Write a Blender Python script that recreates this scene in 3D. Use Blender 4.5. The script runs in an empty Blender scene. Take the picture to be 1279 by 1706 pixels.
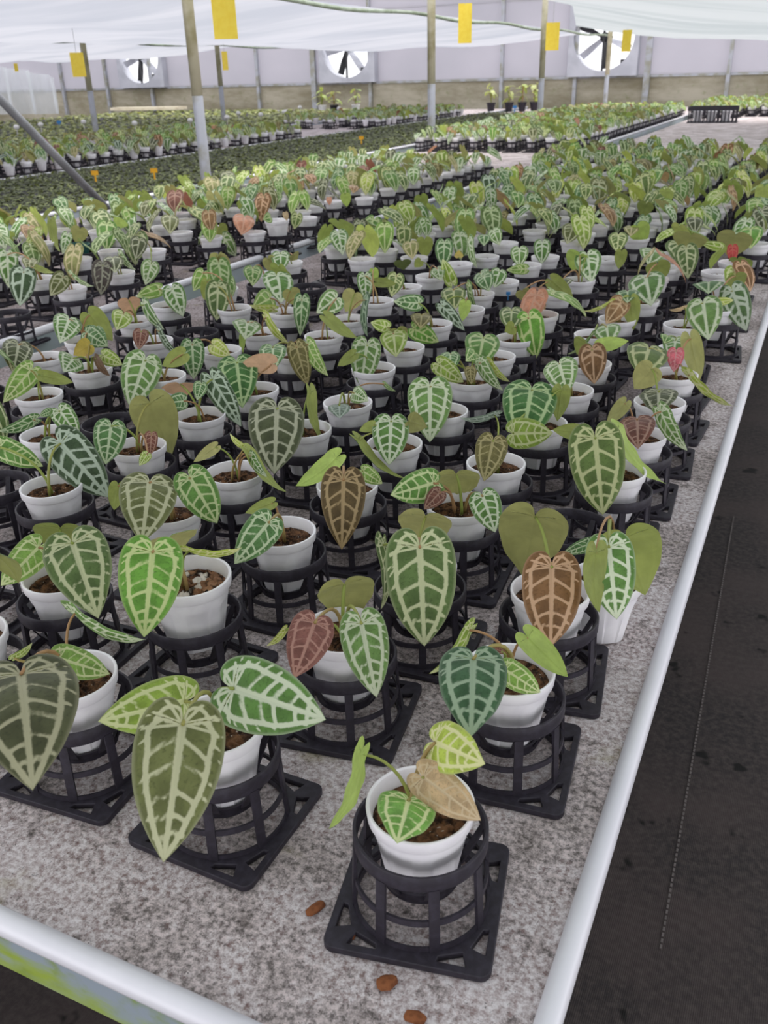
import bpy, bmesh, math, random
import numpy as np
from mathutils import Vector, Matrix

scene = bpy.context.scene
COL = scene.collection
random.seed(7)
RNG = np.random.default_rng(11)

# ------------------------------------------------------------------ camera
ZB = 0.75                                   # height of the bench mats
CAM = np.array([0.0, 0.0, ZB + 0.68])
FPX = 1480.0
RW = np.array([[0.90702893, 0.16522882, -0.3872957],
               [0.42033474, -0.40957199, 0.80967246],
               [-0.02484424, -0.89719018, -0.44094506]])   # image right/down/forward -> world
U_, S_, V_ = np.linalg.svd(RW)
RW = U_ @ V_
cam_data = bpy.data.cameras.new('camera')
cam = bpy.data.objects.new('camera', cam_data)
COL.objects.link(cam)
M = Matrix.Identity(4)
for i in range(3):
    M[i][0] = RW[i, 0]; M[i][1] = -RW[i, 1]; M[i][2] = -RW[i, 2]; M[i][3] = CAM[i]
cam.matrix_world = M
cam_data.sensor_fit = 'VERTICAL'
cam_data.sensor_height = 36.0
cam_data.sensor_width = 27.0
cam_data.lens = 36.0 * FPX / 1706.0
cam_data.clip_start = 0.02
cam_data.clip_end = 200
cam_data.dof.use_dof = True
cam_data.dof.focus_distance = 1.15
cam_data.dof.aperture_fstop = 13.0
scene.camera = cam

# ------------------------------------------------------------------ light
world = bpy.data.worlds.new('world'); scene.world = world
world.use_nodes = True
wn = world.node_tree; wn.nodes.clear()
wo = wn.nodes.new('ShaderNodeOutputWorld'); wb = wn.nodes.new('ShaderNodeBackground')
wt = wn.nodes.new('ShaderNodeTexCoord'); ws = wn.nodes.new('ShaderNodeSeparateXYZ')
wr = wn.nodes.new('ShaderNodeValToRGB')
wn.links.new(wt.outputs['Generated'], ws.inputs[0]); wn.links.new(ws.outputs['Z'], wr.inputs[0])
wr.color_ramp.elements[0].position = 0.0; wr.color_ramp.elements[0].color = (0.92, 0.91, 0.95, 1)
wr.color_ramp.elements[1].position = 0.7; wr.color_ramp.elements[1].color = (1.0, 0.99, 1.0, 1)
wn.links.new(wr.outputs[0], wb.inputs[0]); wb.inputs[1].default_value = 1.0
wn.links.new(wb.outputs[0], wo.inputs[0])
sun_d = bpy.data.lights.new('overcast_sun', 'SUN'); sun_d.energy = 0.9; sun_d.angle = math.radians(50)
sun_d.color = (1.0, 0.985, 0.96)
sun = bpy.data.objects.new('overcast_sun', sun_d); COL.objects.link(sun)
sun.location = (2, 2, 8); sun.rotation_euler = (math.radians(-20), math.radians(18), 0)

scene.view_settings.view_transform = 'Standard'
scene.view_settings.look = 'None'
scene.view_settings.exposure = 0.95
scene.view_settings.gamma = 1.0
scene.view_settings.use_curve_mapping = False
scene.cycles.max_bounces = 8
scene.cycles.diffuse_bounces = 4
scene.cycles.transmission_bounces = 6
scene.cycles.transparent_max_bounces = 8

# ------------------------------------------------------------------ projection helpers (photo 1279 x 1706)
def ray(u, v):
    return RW @ np.array([(u - 639.5) / FPX, (v - 853.0) / FPX, 1.0])
def onz(u, v, z):
    r = ray(u, v); return CAM + r * ((z - CAM[2]) / r[2])
def ony(u, v, y):
    r = ray(u, v); return CAM + r * (y / r[1])
def onx(u, v, x):
    r = ray(u, v); return CAM + r * (x / r[0])
def depth(P):
    return float((RW.T @ (np.asarray(P) - CAM))[2])
def proj(P):
    c = RW.T @ (np.asarray(P) - CAM)
    return 639.5 + FPX * c[0] / c[2], 853 + FPX * c[1] / c[2]

# ------------------------------------------------------------------ materials
def lin(h):
    c = [int(h[i:i + 2], 16) / 255 for i in (0, 2, 4)]
    return tuple((x / 12.92 if x <= 0.04045 else ((x + 0.055) / 1.055) ** 2.4) for x in c) + (1,)
class NT:
    def __init__(s, name):
        s.m = bpy.data.materials.new(name); s.m.use_nodes = True
        s.t = s.m.node_tree; s.t.nodes.clear()
        s.out = s.n('ShaderNodeOutputMaterial')
    def n(s, typ, **kw):
        x = s.t.nodes.new(typ)
        for k, v in kw.items(): setattr(x, k, v)
        return x
    def l(s, a, b): s.t.links.new(a, b)
    def mix(s, fac, a, b, mode='MIX'):
        x = s.n('ShaderNodeMix', data_type='RGBA', blend_type=mode)
        for i, v in ((0, fac), (6, a), (7, b)):
            if hasattr(v, 'links'): s.l(v, x.inputs[i])
            else: x.inputs[i].default_value = v
        return x.outputs[2]
    def noise(s, scale, detail=3, coord='Object', rough=0.55, stretch=None):
        tc = s.n('ShaderNodeTexCoord'); nz = s.n('ShaderNodeTexNoise')
        nz.inputs['Scale'].default_value = scale; nz.inputs['Detail'].default_value = detail
        nz.inputs['Roughness'].default_value = rough
        src = tc.outputs[coord]
        if stretch:
            mp = s.n('ShaderNodeMapping'); mp.inputs['Scale'].default_value = stretch
            s.l(src, mp.inputs[0]); src = mp.outputs[0]
        s.l(src, nz.inputs['Vector'])
        return nz.outputs[0]
    def ramp(s, f, a, b, smooth=True):
        x = s.n('ShaderNodeMapRange'); x.interpolation_type = 'SMOOTHSTEP' if smooth else 'LINEAR'
        s.l(f, x.inputs[0]); x.inputs[1].default_value = a; x.inputs[2].default_value = b
        return x.outputs[0]
    def bsdf(s, color, rough=0.5, spec=0.4, metal=0.0, bump=None, bstr=0.2, bdist=0.002):
        b = s.n('ShaderNodeBsdfPrincipled')
        if hasattr(color, 'links'): s.l(color, b.inputs['Base Color'])
        else: b.inputs['Base Color'].default_value = color
        b.inputs['Roughness'].default_value = rough
        b.inputs['Specular IOR Level'].default_value = spec
        b.inputs['Metallic'].default_value = metal
        if bump is not None:
            bp = s.n('ShaderNodeBump'); bp.inputs['Strength'].default_value = bstr
            bp.inputs['Distance'].default_value = bdist
            s.l(bump, bp.inputs['Height']); s.l(bp.outputs[0], b.inputs['Normal'])
        return b
    def done(s, b):
        s.l(b.outputs[0], s.out.inputs[0]); return s.m

def simple(name, col, col2=None, scale=40, rough=0.5, spec=0.4, metal=0, lo=.4, hi=.65, bstr=0.15):
    k = NT(name); nz = k.noise(scale, 4)
    c = k.mix(k.ramp(nz, lo, hi), lin(col), lin(col2 or col))
    return k.done(k.bsdf(c, rough, spec, metal, nz, bstr))

MAT = {}
MAT['pot'] = simple('white_plastic', 'f4f2f5', 'eae7ec', 25, 0.38, 0.4)
MAT['teal'] = simple('teal_plastic', '2f5f5c', '264e4c', 25, 0.4)
MAT['stand'] = simple('black_plastic', '2a262e', '34303a', 120, 0.5, 0.35)
MAT['metal'] = simple('galvanized_rail', 'e4e3e9', 'dcdbe2', 6, 0.38, 0.5, 0.1, bstr=0)
MAT['pipe'] = simple('galvanized_pipe', 'a6a9b2', '8f8f84', 6, 0.45, 0.5, 0.3)
MAT['brace'] = simple('brace_pipe', '85878c', '74767a', 6, 0.45, 0.5, 0.2)
MAT['bronze'] = simple('weathered_tube', 'c4bfa6', 'a39c7a', 5, 0.5, 0.4, 0.2)
MAT['trap'] = simple('sticky_yellow', 'f8dc4c', 'f4d440', 30, 0.35, 0.4)
MAT['tagy'] = simple('yellow_plastic', 'e8ac20', 'dfa020', 30, 0.4)
MAT['tagb'] = simple('blue_plastic', '3f86c4', '3a78b4', 30, 0.4)
MAT['chip'] = simple('bark', '8a5636', '6b3f28', 120, 0.8, 0.2)
MAT['perl'] = simple('perlite', 'f2f0ee', 'e0dedd', 200, 0.8, 0.2)
MAT['dark'] = simple('dark_metal', '24252a', '2c2c30', 20, 0.5)
MAT['wire'] = simple('string', 'b8b8b8', 'a8a8a8', 20, 0.6)

def soil_mat():
    k = NT('potting_soil')
    a = k.noise(120, 6); b = k.noise(260, 3)
    c = k.mix(k.ramp(a, .38, .66), lin('2e211a'), lin('7d5a40'))
    c = k.mix(k.ramp(b, .66, .72), c, lin('d8cfc4'))
    return k.done(k.bsdf(c, .9, .2, 0, a, .9, .006))
MAT['soil'] = soil_mat()
def bark_mat():
    k = NT('bark_chips')
    tc = k.n('ShaderNodeTexCoord'); v = k.n('ShaderNodeTexVoronoi'); v.inputs['Scale'].default_value = 110
    k.l(tc.outputs['Object'], v.inputs['Vector'])
    sp = k.n('ShaderNodeSeparateColor'); k.l(v.outputs['Color'], sp.inputs[0])
    c = k.mix(sp.outputs[0], lin('5d3a28'), lin('b58a6a'))
    c = k.mix(k.ramp(sp.outputs[1], .74, .78), c, lin('e6ddd4'))
    c = k.mix(k.ramp(v.outputs['Distance'], .45, .8), c, lin('2c1e16'))
    return k.done(k.bsdf(c, .85, .2, 0, v.outputs['Distance'], 1.0, .005))
MAT['bark'] = bark_mat()
def felt_mat():
    k = NT('grey_felt_mat')
    a = k.noise(7, 6, rough=.65); b = k.noise(140, 8, rough=.78); d = k.noise(2.3, 4); g = k.noise(28, 6, rough=.7)
    c = k.mix(k.ramp(a, .36, .66), lin('aaa3a0'), lin('d4cccc'))
    c = k.mix(k.ramp(g, .30, .46), lin('7b7572'), c)
    c2 = k.mix(k.ramp(b, .36, .62), lin('5d5a58'), lin('f4eef0'))
    c = k.mix(.85, c, c2, 'OVERLAY')
    c = k.mix(k.ramp(k.noise(11, 4), .60, .8), c, lin('b3a988'))
    c = k.mix(k.ramp(k.noise(430, 4, rough=.7), .58, .70), c, lin('55514f'))
    # darker along the middle of the mats, paler at the ends and aisle edge
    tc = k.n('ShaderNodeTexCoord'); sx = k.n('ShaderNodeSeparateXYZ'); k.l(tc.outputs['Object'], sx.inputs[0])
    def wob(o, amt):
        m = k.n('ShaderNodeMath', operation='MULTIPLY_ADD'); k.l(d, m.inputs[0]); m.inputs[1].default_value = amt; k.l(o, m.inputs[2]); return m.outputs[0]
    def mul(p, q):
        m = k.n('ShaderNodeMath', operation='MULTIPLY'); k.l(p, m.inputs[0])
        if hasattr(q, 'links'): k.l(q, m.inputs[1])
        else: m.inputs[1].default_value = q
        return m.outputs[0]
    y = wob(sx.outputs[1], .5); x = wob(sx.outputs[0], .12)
    mid_dark = mul(mul(k.ramp(y, .75, 1.9), k.ramp(y, 8.6, 6.8)), k.ramp(x, -.07, -.17))
    c = k.mix(mul(mid_dark, .72), c, k.mix(1.0, c, lin('9a9598'), 'MULTIPLY'))
    return k.done(k.bsdf(c, .95, .15, 0, b, .7, .004))
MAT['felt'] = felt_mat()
def algae_mat():
    k = NT('algae_stained_panel')
    a = k.noise(5, 5, stretch=(1, 1, 3)); b = k.noise(22, 4)
    c = k.mix(k.ramp(a, .40, .56), lin('9aae48'), lin('98a3ae'))
    c = k.mix(k.ramp(b, .5, .75), c, lin('84983c'))
    return k.done(k.bsdf(c, .5, .4, .1))
MAT['algae'] = algae_mat()
MAT['panel'] = simple('bench_side_panel', 'c2cad4', 'b4c2c0', 3, .45, .4, .1)
MAT['fanbox'] = simple('fan_housing', 'b4b6c0', 'a6a8b2', 3, .5, .4, .1)
def floor_mat():
    k = NT('weed_mat_floor')
    a = k.noise(3, 5); b = k.noise(60, 5, rough=.7); v = k.noise(9, 3)
    c = k.mix(k.ramp(a, .35, .65), lin('2c292a'), lin('443b3a'))
    c = k.mix(k.ramp(b, .35, .7), c, lin('4a4341'))
    c = k.mix(k.ramp(v, .64, .70), c, lin('141312'))
    tc = k.n('ShaderNodeTexCoord'); w = k.n('ShaderNodeTexWave'); w.inputs['Scale'].default_value = 90
    k.l(tc.outputs['Object'], w.inputs['Vector'])
    return k.done(k.bsdf(c, .75, .25, 0, w.outputs[1], .2, .002))
MAT['floor'] = floor_mat()
def film(name, col, col2, trans=0.5, scale=0.5, alpha=1.0):
    k = NT(name); nz = k.noise(scale, 4, stretch=(.6, 2.2, 1))
    c = k.mix(k.ramp(nz, .35, .7), lin(col), lin(col2))
    d = k.n('ShaderNodeBsdfDiffuse'); t = k.n('ShaderNodeBsdfTranslucent'); mx = k.n('ShaderNodeMixShader')
    k.l(c, d.inputs[0]); k.l(c, t.inputs[0]); mx.inputs[0].default_value = trans
    k.l(d.outputs[0], mx.inputs[1]); k.l(t.outputs[0], mx.inputs[2])
    if alpha < 1:
        tr = k.n('ShaderNodeBsdfTransparent'); m2 = k.n('ShaderNodeMixShader'); m2.inputs[0].default_value = alpha
        k.l(tr.outputs[0], m2.inputs[1]); k.l(mx.outputs[0], m2.inputs[2]); return k.done(m2)
    return k.done(mx)
MAT['film'] = film('ceiling_film', 'b8b9c0', 'a6a9b2', .7)
MAT['film2'] = film('ceiling_film_grey', 'b2b6b8', 'a2a8aa', .7)
MAT['wallfilm'] = film('wall_film', 'cbc9cf', 'c2c1c7', .65)
MAT['haze'] = film('clear_plastic', 'dfe4ea', 'd0d6da', .5, 1.0, .6)
def lower_mat():
    k = NT('stained_lower_wall')
    a = k.noise(1.2, 6, rough=.7, stretch=(.5, 1, 1.6)); b = k.noise(6, 4)
    c = k.mix(k.ramp(a, .35, .65), lin('c0bbae'), lin('98927f'))
    c = k.mix(k.ramp(b, .55, .8), c, lin('8f9472'))
    d = k.n('ShaderNodeBsdfDiffuse'); t = k.n('ShaderNodeBsdfTranslucent'); mx = k.n('ShaderNodeMixShader')
    k.l(c, d.inputs[0]); k.l(c, t.inputs[0]); mx.inputs[0].default_value = .4
    k.l(d.outputs[0], mx.inputs[1]); k.l(t.outputs[0], mx.inputs[2])
    return k.done(mx)
MAT['lower'] = lower_mat()

def leaf_mat(name, lam, vein, back='8a9058', lo=.25, hi=.72, lam2=None, backvein=.25):
    k = NT('leaf_' + name)
    at = k.n('ShaderNodeAttribute'); at.attribute_name = 'vein'
    ed = k.n('ShaderNodeAttribute'); ed.attribute_name = 'rim'
    oi = k.n('ShaderNodeObjectInfo')
    mot = k.noise(4, 3); fine = k.noise(30, 3)
    L = lin(lam)
    L2 = lin(lam2) if lam2 else tuple(min(1, x * 1.55 + .006) for x in L[:3]) + (1,)
    c = k.mix(k.ramp(mot, .35, .7), L, L2)
    dk = tuple(x * .72 for x in L[:3]) + (1,)
    c = k.mix(k.ramp(fine, .5, .8), c, dk)
    a1 = k.n('ShaderNodeMath', operation='MULTIPLY_ADD')       # wobble the vein edges
    k.l(fine, a1.inputs[0]); a1.inputs[1].default_value = .5; a1.inputs[2].default_value = -.25
    a2 = k.n('ShaderNodeMath', operation='ADD'); k.l(at.outputs['Fac'], a2.inputs[0]); k.l(a1.outputs[0], a2.inputs[1])
    f = k.ramp(a2.outputs[0], lo - .04, hi - .06)
    c = k.mix(f, c, lin(vein))
    c = k.mix(k.ramp(ed.outputs['Fac'], .90, 1.0), c, k.mix(.35, L, lin(vein)))
    B = tuple(min(.9, x * 1.75) for x in lin(back)[:3]) + (1,); bm = k.mix(k.ramp(mot, .35, .7), B, tuple(x * .82 for x in B[:3]) + (1,))
    bf = k.n('ShaderNodeMath', operation='MULTIPLY'); k.l(k.ramp(at.outputs['Fac'], .5, 1), bf.inputs[0]); bf.inputs[1].default_value = backvein
    bm = k.mix(bf.outputs[0], bm, tuple(x * .8 for x in B[:3]) + (1,))
    geo = k.n('ShaderNodeNewGeometry')
    c = k.mix(geo.outputs['Backfacing'], c, bm)
    hs = k.n('ShaderNodeHueSaturation')
    mv = k.n('ShaderNodeMapRange'); k.l(oi.outputs['Random'], mv.inputs[0]); mv.inputs[3].default_value = .74; mv.inputs[4].default_value = .98
    hs.inputs['Saturation'].default_value = .97
    if L[1] > L[0] * 1.15: hs.inputs['Hue'].default_value = .478
    k.l(mv.outputs[0], hs.inputs['Value']); k.l(c, hs.inputs['Color'])
    b = k.bsdf(hs.outputs[0], .42, .35, 0, at.outputs['Fac'], .12, .003)
    t = k.n('ShaderNodeBsdfTranslucent'); k.l(hs.outputs[0], t.inputs[0])
    mx = k.n('ShaderNodeMixShader'); mx.inputs[0].default_value = .30
    k.l(b.outputs[0], mx.inputs[1]); k.l(t.outputs[0], mx.inputs[2])
    return k.done(mx)

KIND = {  # name: lamina, vein, back, lo, hi, word
 'hg': ('5c9a3e', 'd4e6a6', '93a860', .30, .75, 'bright-green'),
 'tn': ('b79c74', 'd8c29c', 'b89c78', .30, .9, 'tan'),
 'lm': ('9dbb45', 'e6edac', 'a6bc5a', .15, .6, 'lime'),
 'gl': ('6d9644', 'cfe2a0', '8fae57', .3, .75, 'pale-green'),
 'ol': ('5f6a3a', 'c9cfa6', '858c56', .25, .7, 'olive'),
 'old': ('4c5334', 'c4c69e', '858c56', .28, .8, 'dark-olive'),
 'lg': ('7fa53c', 'dcebab', '9db35a', .2, .65, 'pale-green'),
 'g2': ('6f9f45', 'd4e6a8', '93a85c', .28, .72, 'green'),
 'dgb': ('4d8038', 'dcebcb', '7d944a', .16, .6, 'white-veined'),
 'gw': ('5d8a44', 'd9e8c4', '7d944a', .18, .62, 'silver-netted'),
 'gwd': ('4c7240', 'd5e4cc', '7d944a', .14, .55, 'silver-netted'),
 'rd': ('7d4f45', 'c09080', '9a6a58', .3, .8, 'red-brown'),
 'rb': ('744638', 'bd9480', '8a5a48', .25, .8, 'red-brown'),
 'rdb': ('b03c38', 'd46a5c', 'b85048', .3, .8, 'red'),
 'bg': ('3c5f42', 'a9c6a4', '7d944a', .15, .62, 'blue-green'),
 'bgd': ('3b5536', 'c8dcc4', '7d944a', .16, .58, 'dark-netted'),
 'bs': ('708272', 'bccabc', '8a947a', .2, .7, 'silvery'),
 'br': ('7c5833', 'dfb690', '9a7650', .26, .7, 'brown'),
 'bo': ('604d2a', 'c8ac7c', '857248', .26, .72, 'dark-brown'),
 'ob': ('6f683a', 'c2b680', '8a8450', .28, .75, 'olive-brown'),
 'bd': ('6e5038', '8a6c50', '7a5c42', .3, .9, 'dry-brown'),
 'tnb': ('8c6a44', 'd8b88e', 'a88c62', .25, .72, 'tan'),
 'sb': ('c08466', 'dba88c', 'bd8a6c', .3, .8, 'salmon'),
 'pk': ('c8606c', 'e29a9c', 'c07074', .3, .85, 'pink'),
 'g': ('528a3a', 'd0e6a8', '7d944a', .24, .7, 'green'),
 'gb': ('569a34', 'd0e89e', '86a04c', .24, .7, 'bright-green'),
 'gd': ('52713a', 'd3dfae', '858f52', .24, .7, 'green'),
 'gy': ('587638', 'd2dea2', '8a9852', .22, .68, 'yellow-veined'),
 'gt': ('8a8c50', 'dccf9e', '9a985c', .2, .65, 'tan-netted'),
 'dg': ('477840', 'c8deb4', '7a8c4c', .24, .7, 'dark-green'),
 'dgd': ('316a2e', 'b8d89c', '6f8c42', .28, .78, 'deep-green'),
 'olw': ('4b5636', 'c8ceae', '808850', .26, .74, 'dark-olive'),
 'pd': ('4b433e', 'a6a692', '78705a', .3, .8, 'purple-black'),
 'bk': ('5a7a40', 'c8dea8', '8a9058', .25, .7, 'plain-backed'),
 'bk2': ('5a8a40', 'c8dea8', 'a0a468', .25, .7, 'pale-backed'),
 'gk': ('507a3a', 'c8dea8', '7e8f4a', .25, .7, 'olive-backed'),
 'gkd': ('507a3a', 'c8dea8', '5e7040', .25, .7, 'dark-backed'),
 'yk': ('7a8a40', 'd8dea8', 'a9a044', .25, .7, 'yellow-backed'),
 'tk': ('7a7a40', 'd8cea8', 'bd9878', .25, .7, 'tan-backed'),
}
LEAFMAT = {k: leaf_mat(k, v[0], v[1], v[2], v[3], v[4]) for k, v in KIND.items()}
def stem_mat():
    k = NT('petiole'); oi = k.n('ShaderNodeObjectInfo')
    c = k.mix(k.ramp(oi.outputs['Random'], .25, .85), lin('8c9a4c'), lin('a5805a'))
    return k.done(k.bsdf(c, .5, .3))
MAT['stem'] = stem_mat()

# ------------------------------------------------------------------ mesh helpers
def mesh_from(name, V, F, mats=(), fm=None, smooth=True, attrs=None):
    me = bpy.data.meshes.new(name)
    me.from_pydata([tuple(v) for v in V], [], [tuple(f) for f in F])
    for m in mats: me.materials.append(m)
    if fm is not None: me.polygons.foreach_set('material_index', np.asarray(fm, dtype=np.int32))
    me.polygons.foreach_set('use_smooth', np.full(len(F), smooth))
    for k, a in (attrs or {}).items():
        me.attributes.new(k, 'FLOAT', 'POINT').data.foreach_set('value', np.asarray(a, dtype=np.float32))
    me.update(); return me
class MB:
    def __init__(s): s.V = []; s.F = []; s.m = []
    def add(s, V, F, mi=0):
        o = len(s.V); s.V += [tuple(v) for v in V]; s.F += [tuple(i + o for i in f) for f in F]; s.m += [mi] * len(F); return s
    def box(s, a, b, mi=0):
        x0, y0, z0 = a; x1, y1, z1 = b
        return s.add([(x0, y0, z0), (x1, y0, z0), (x1, y1, z0), (x0, y1, z0), (x0, y0, z1), (x1, y0, z1), (x1, y1, z1), (x0, y1, z1)],
                     [(3, 2, 1, 0), (4, 5, 6, 7), (0, 1, 5, 4), (1, 2, 6, 5), (2, 3, 7, 6), (3, 0, 4, 7)], mi)
    def lathe(s, prof, n=32, mi=0, closed=False, fn=None):
        V = []; F = []; m = len(prof)
        for i in range(n):
            a = 2 * math.pi * i / n
            for r, z in prof:
                q = fn(r, z, a) if fn else r
                V.append((q * math.cos(a), q * math.sin(a), z))
        for i in range(n):
            j = (i + 1) % n
            for k in range(m if closed else m - 1):
                l = (k + 1) % m
                F.append((i * m + k, j * m + k, j * m + l, i * m + l))
        return s.add(V, F, mi)
    def tube(s, pts, rad, n=8, mi=0, cap=True):
        pts = [np.asarray(p, float) for p in pts]; V = []; F = []
        if not hasattr(rad, '__len__'): rad = [rad] * len(pts)
        t0 = pts[1] - pts[0]; ref = np.array([0, 0, 1.]) if abs(t0[2]) < .9 * np.linalg.norm(t0) else np.array([1., 0, 0])
        for i, p in enumerate(pts):
            t = pts[min(i + 1, len(pts) - 1)] - pts[max(i - 1, 0)]; t = t / (np.linalg.norm(t) + 1e-9)
            a = np.cross(t, ref); a /= np.linalg.norm(a) + 1e-9; b = np.cross(t, a); ref = np.cross(a, t)
            for k in range(n):
                th = 2 * math.pi * k / n; V.append(p + rad[i] * (math.cos(th) * a + math.sin(th) * b))
        for i in range(len(pts) - 1):
            for k in range(n):
                l = (k + 1) % n; F.append((i * n + k, (i + 1) * n + k, (i + 1) * n + l, i * n + l))
        if cap:
            F.append(tuple(range(n))); F.append(tuple((len(pts) - 1) * n + k for k in reversed(range(n))))
        return s.add(V, F, mi)
    def mesh(s, name, mats, smooth=False):
        return mesh_from(name, s.V, s.F, mats, s.m, smooth)
def link(name, me, parent=None, loc=(0, 0, 0), rot=0.0):
    o = bpy.data.objects.new(name, me); COL.objects.link(o)
    o.location = loc; o.rotation_euler = (0, 0, rot)
    if parent: o.parent = parent
    return o
def thing(name, label, cat, loc=(0, 0, 0), rot=0.0, group=None, me=None):
    o = link(name, me, None, loc, rot); o['label'] = label; o['category'] = cat
    if group: o['group'] = group
    return o
def structure(name, me, loc=(0, 0, 0)):
    o = link(name, me, None, loc); o['kind'] = 'structure'; return o
def smooth_auto(me, ang=35):
    me.polygons.foreach_set('use_smooth', np.full(len(me.polygons), True))
    try: me.set_sharp_from_angle(angle=math.radians(ang))
    except Exception: pass
    return me

# ------------------------------------------------------------------ the heart leaf
OUT_A = np.array([(0, 0), (.006, -.06), (.034, -.135), (.092, -.186), (.165, -.192), (.236, -.155), (.294, -.085), (.334, .010), (.350, .12),
                  (.346, .24), (.324, .365), (.284, .49), (.229, .615), (.165, .735), (.102, .84), (.047, .925), (.014, .978), (0, 1.0)])
OUT_B = np.array([(0, 0), (.005, -.07), (.036, -.160), (.100, -.214), (.180, -.214), (.252, -.170), (.308, -.090), (.340, .010), (.350, .13),
                  (.349, .26), (.341, .385), (.320, .51), (.283, .635), (.226, .75), (.154, .85), (.078, .93), (.022, .980), (0, 1.0)])
def resample(P, n):
    # Catmull-Rom through the outline, then even spacing
    Q = np.vstack([2 * P[0] - P[1], P, 2 * P[-1] - P[-2]]); pts = []
    for i in range(1, len(Q) - 2):
        for t in np.linspace(0, 1, 12, endpoint=False):
            a, b, c, d = Q[i - 1], Q[i], Q[i + 1], Q[i + 2]
            pts.append(.5 * (2 * b + (c - a) * t + (2 * a - 5 * b + 4 * c - d) * t * t + (3 * b - a - 3 * c + d) * t ** 3))
    pts.append(P[-1]); pts = np.array(pts)
    L = np.r_[0, np.cumsum(np.linalg.norm(np.diff(pts, axis=0), axis=1))]
    q = np.linspace(0, L[-1], n)
    return np.c_[np.interp(q, L, pts[:, 0]), np.interp(q, L, pts[:, 1])]
def seg_d(P, A, B):
    d = B - A; t = np.clip(((P - A) @ d) / (d @ d + 1e-12), 0, 1)
    return np.linalg.norm(P - (A + t[:, None] * d), axis=1)
def mid_of(e):      # where on the midrib the side vein of edge point e starts
    return np.array([0, max(0.0, 1.42 * e[1] - .42)])
def leaf_arrays(nr, nc, seed):
    rg = np.random.default_rng(seed)
    OUT = OUT_A + (OUT_B - OUT_A) * (.3 + .7 * (seed * 7 % 5) / 4)
    E = resample(OUT, nr)
    fold = rg.uniform(.10, .22); droop = rg.uniform(.10, .26); wave = rg.uniform(.006, .016); ph = rg.uniform(0, 6)
    side = rg.uniform(-.04, .04)
    V = []; vein = []; rim = []; F = []
    for sgn in (1, -1):
        pts = []; us = []
        for e in E:
            m = mid_of(e)
            for u in np.linspace(0, 1, nc):
                bow = .05 * u * (1 - u) * 4 * (1 if e[1] > -.05 else 0)
                pts.append(m + (e - m) * u + np.array([0, -bow * .5])); us.append(u)
        pts = np.array(pts); us = np.array(us)
        val = np.zeros(len(pts))
        def stroke(A, B, w):
            nonlocal val
            d = seg_d(pts, np.asarray(A), np.asarray(B)); val = np.maximum(val, np.exp(-(d / w) ** 2))
        Ef = resample(OUT, 240); yi = np.arange(240)
        for k in range(20):
            a, b = k / 20, (k + 1) / 20
            stroke((0, a), (0, b), .034 - .016 * a)
        # marginal collecting vein
        low = int(np.argmax(Ef[:, 0]))
        mg = []
        for i in range(low - 34, 236, 3):
            e = Ef[i]; m = mid_of(e); u = .72 + .018 * math.sin(i * .11 + seed) - .12 * max(0, (e[1] - .75))
            if i < low: u *= .45 + .55 * (1 - ((low - i) / 34) ** 2)
            mg.append(m + (e - m) * u + np.array([0, -.05 * u * (1 - u) * 2 * (1 if e[1] > -.05 else 0)]))
        mg = [np.zeros(2)] + mg
        for a, b in zip(mg[:-1], mg[1:]): stroke(a, b, .021)
        # side veins
        my = [.10, .30, .49, .67, .82] if seed % 2 else [.12, .34, .56, .75]
        for y in my:
            y += rg.uniform(-.035, .035); i = int(np.argmin(np.abs((1.42 * Ef[low:, 1] - .42) - y))) + low
            e = Ef[i]; m = np.array([0, y]); w = rg.uniform(.012, .018)
            prev = m
            for u in np.linspace(.12, .74, 6):
                q = m + (e - m) * u + np.array([0, -.05 * u * (1 - u) * 2 + rg.uniform(-.006, .006)]); stroke(prev, q, w); prev = q
        for i in list(range(20, low - 8, 24)):          # veins fanning into the lobe
            e = Ef[i]; stroke((0, 0), e * .86 * rg.uniform(.9, 1.05), .013)
        lob = [Ef[i] * .66 for i in range(26, low - 20, 4)]
        for a, b in zip(lob[:-1], lob[1:]): stroke(a, b, .014)
        for i in range(low - 34, 225, 19):              # short spurs to the margin
            i2 = min(238, max(4, i + rg.integers(-5, 6))); e = Ef[i2]; m = mid_of(e)
            stroke(m + (e - m) * .72, m + (e - m) * rg.uniform(.86, .97), rg.uniform(.006, .010))
        x = pts[:, 0] * sgn; y = pts[:, 1]
        z = .13 * 4 * np.clip(y, 0, 1) * (1 - np.clip(y, 0, 1)) - fold * 2.2 * pts[:, 0] ** 2 - droop * .9 * np.clip(-y, 0, 1) \
            + wave * np.sin(ph + y * 17 + sgn * 1.3) * us ** 2 - .018 * np.exp(-(pts[:, 0] / .03) ** 2) * (1 - y) + side * x \
            + .010 * (1 - val) * (us < .9)
        o = len(V); V += list(np.c_[x, y, z]); vein += list(val); rim += list(us)
        for r in range(nr - 1):
            for c in range(nc - 1):
                a = o + r * nc + c; q = (a, a + 1, a + nc + 1, a + nc)
                F.append(q if sgn > 0 else q[::-1])
    F = [tuple(f) for f in F]
    V = np.array(V)
    # orientation: front must look along +z
    a, b, c, d = F[len(F) // 4]; n = np.cross(V[b] - V[a], V[d] - V[a])
    if n[2] < 0: F = [f[::-1] for f in F]
    return V, F, np.array(vein), np.array(rim)
LEAF_HI = [leaf_arrays(64, 17, s) for s in range(6)]
LEAF_MD = [leaf_arrays(30, 9, s + 40) for s in range(5)]
LEAF_LO = [leaf_arrays(14, 5, s + 80) for s in range(3)]
_lm = {}
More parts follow.
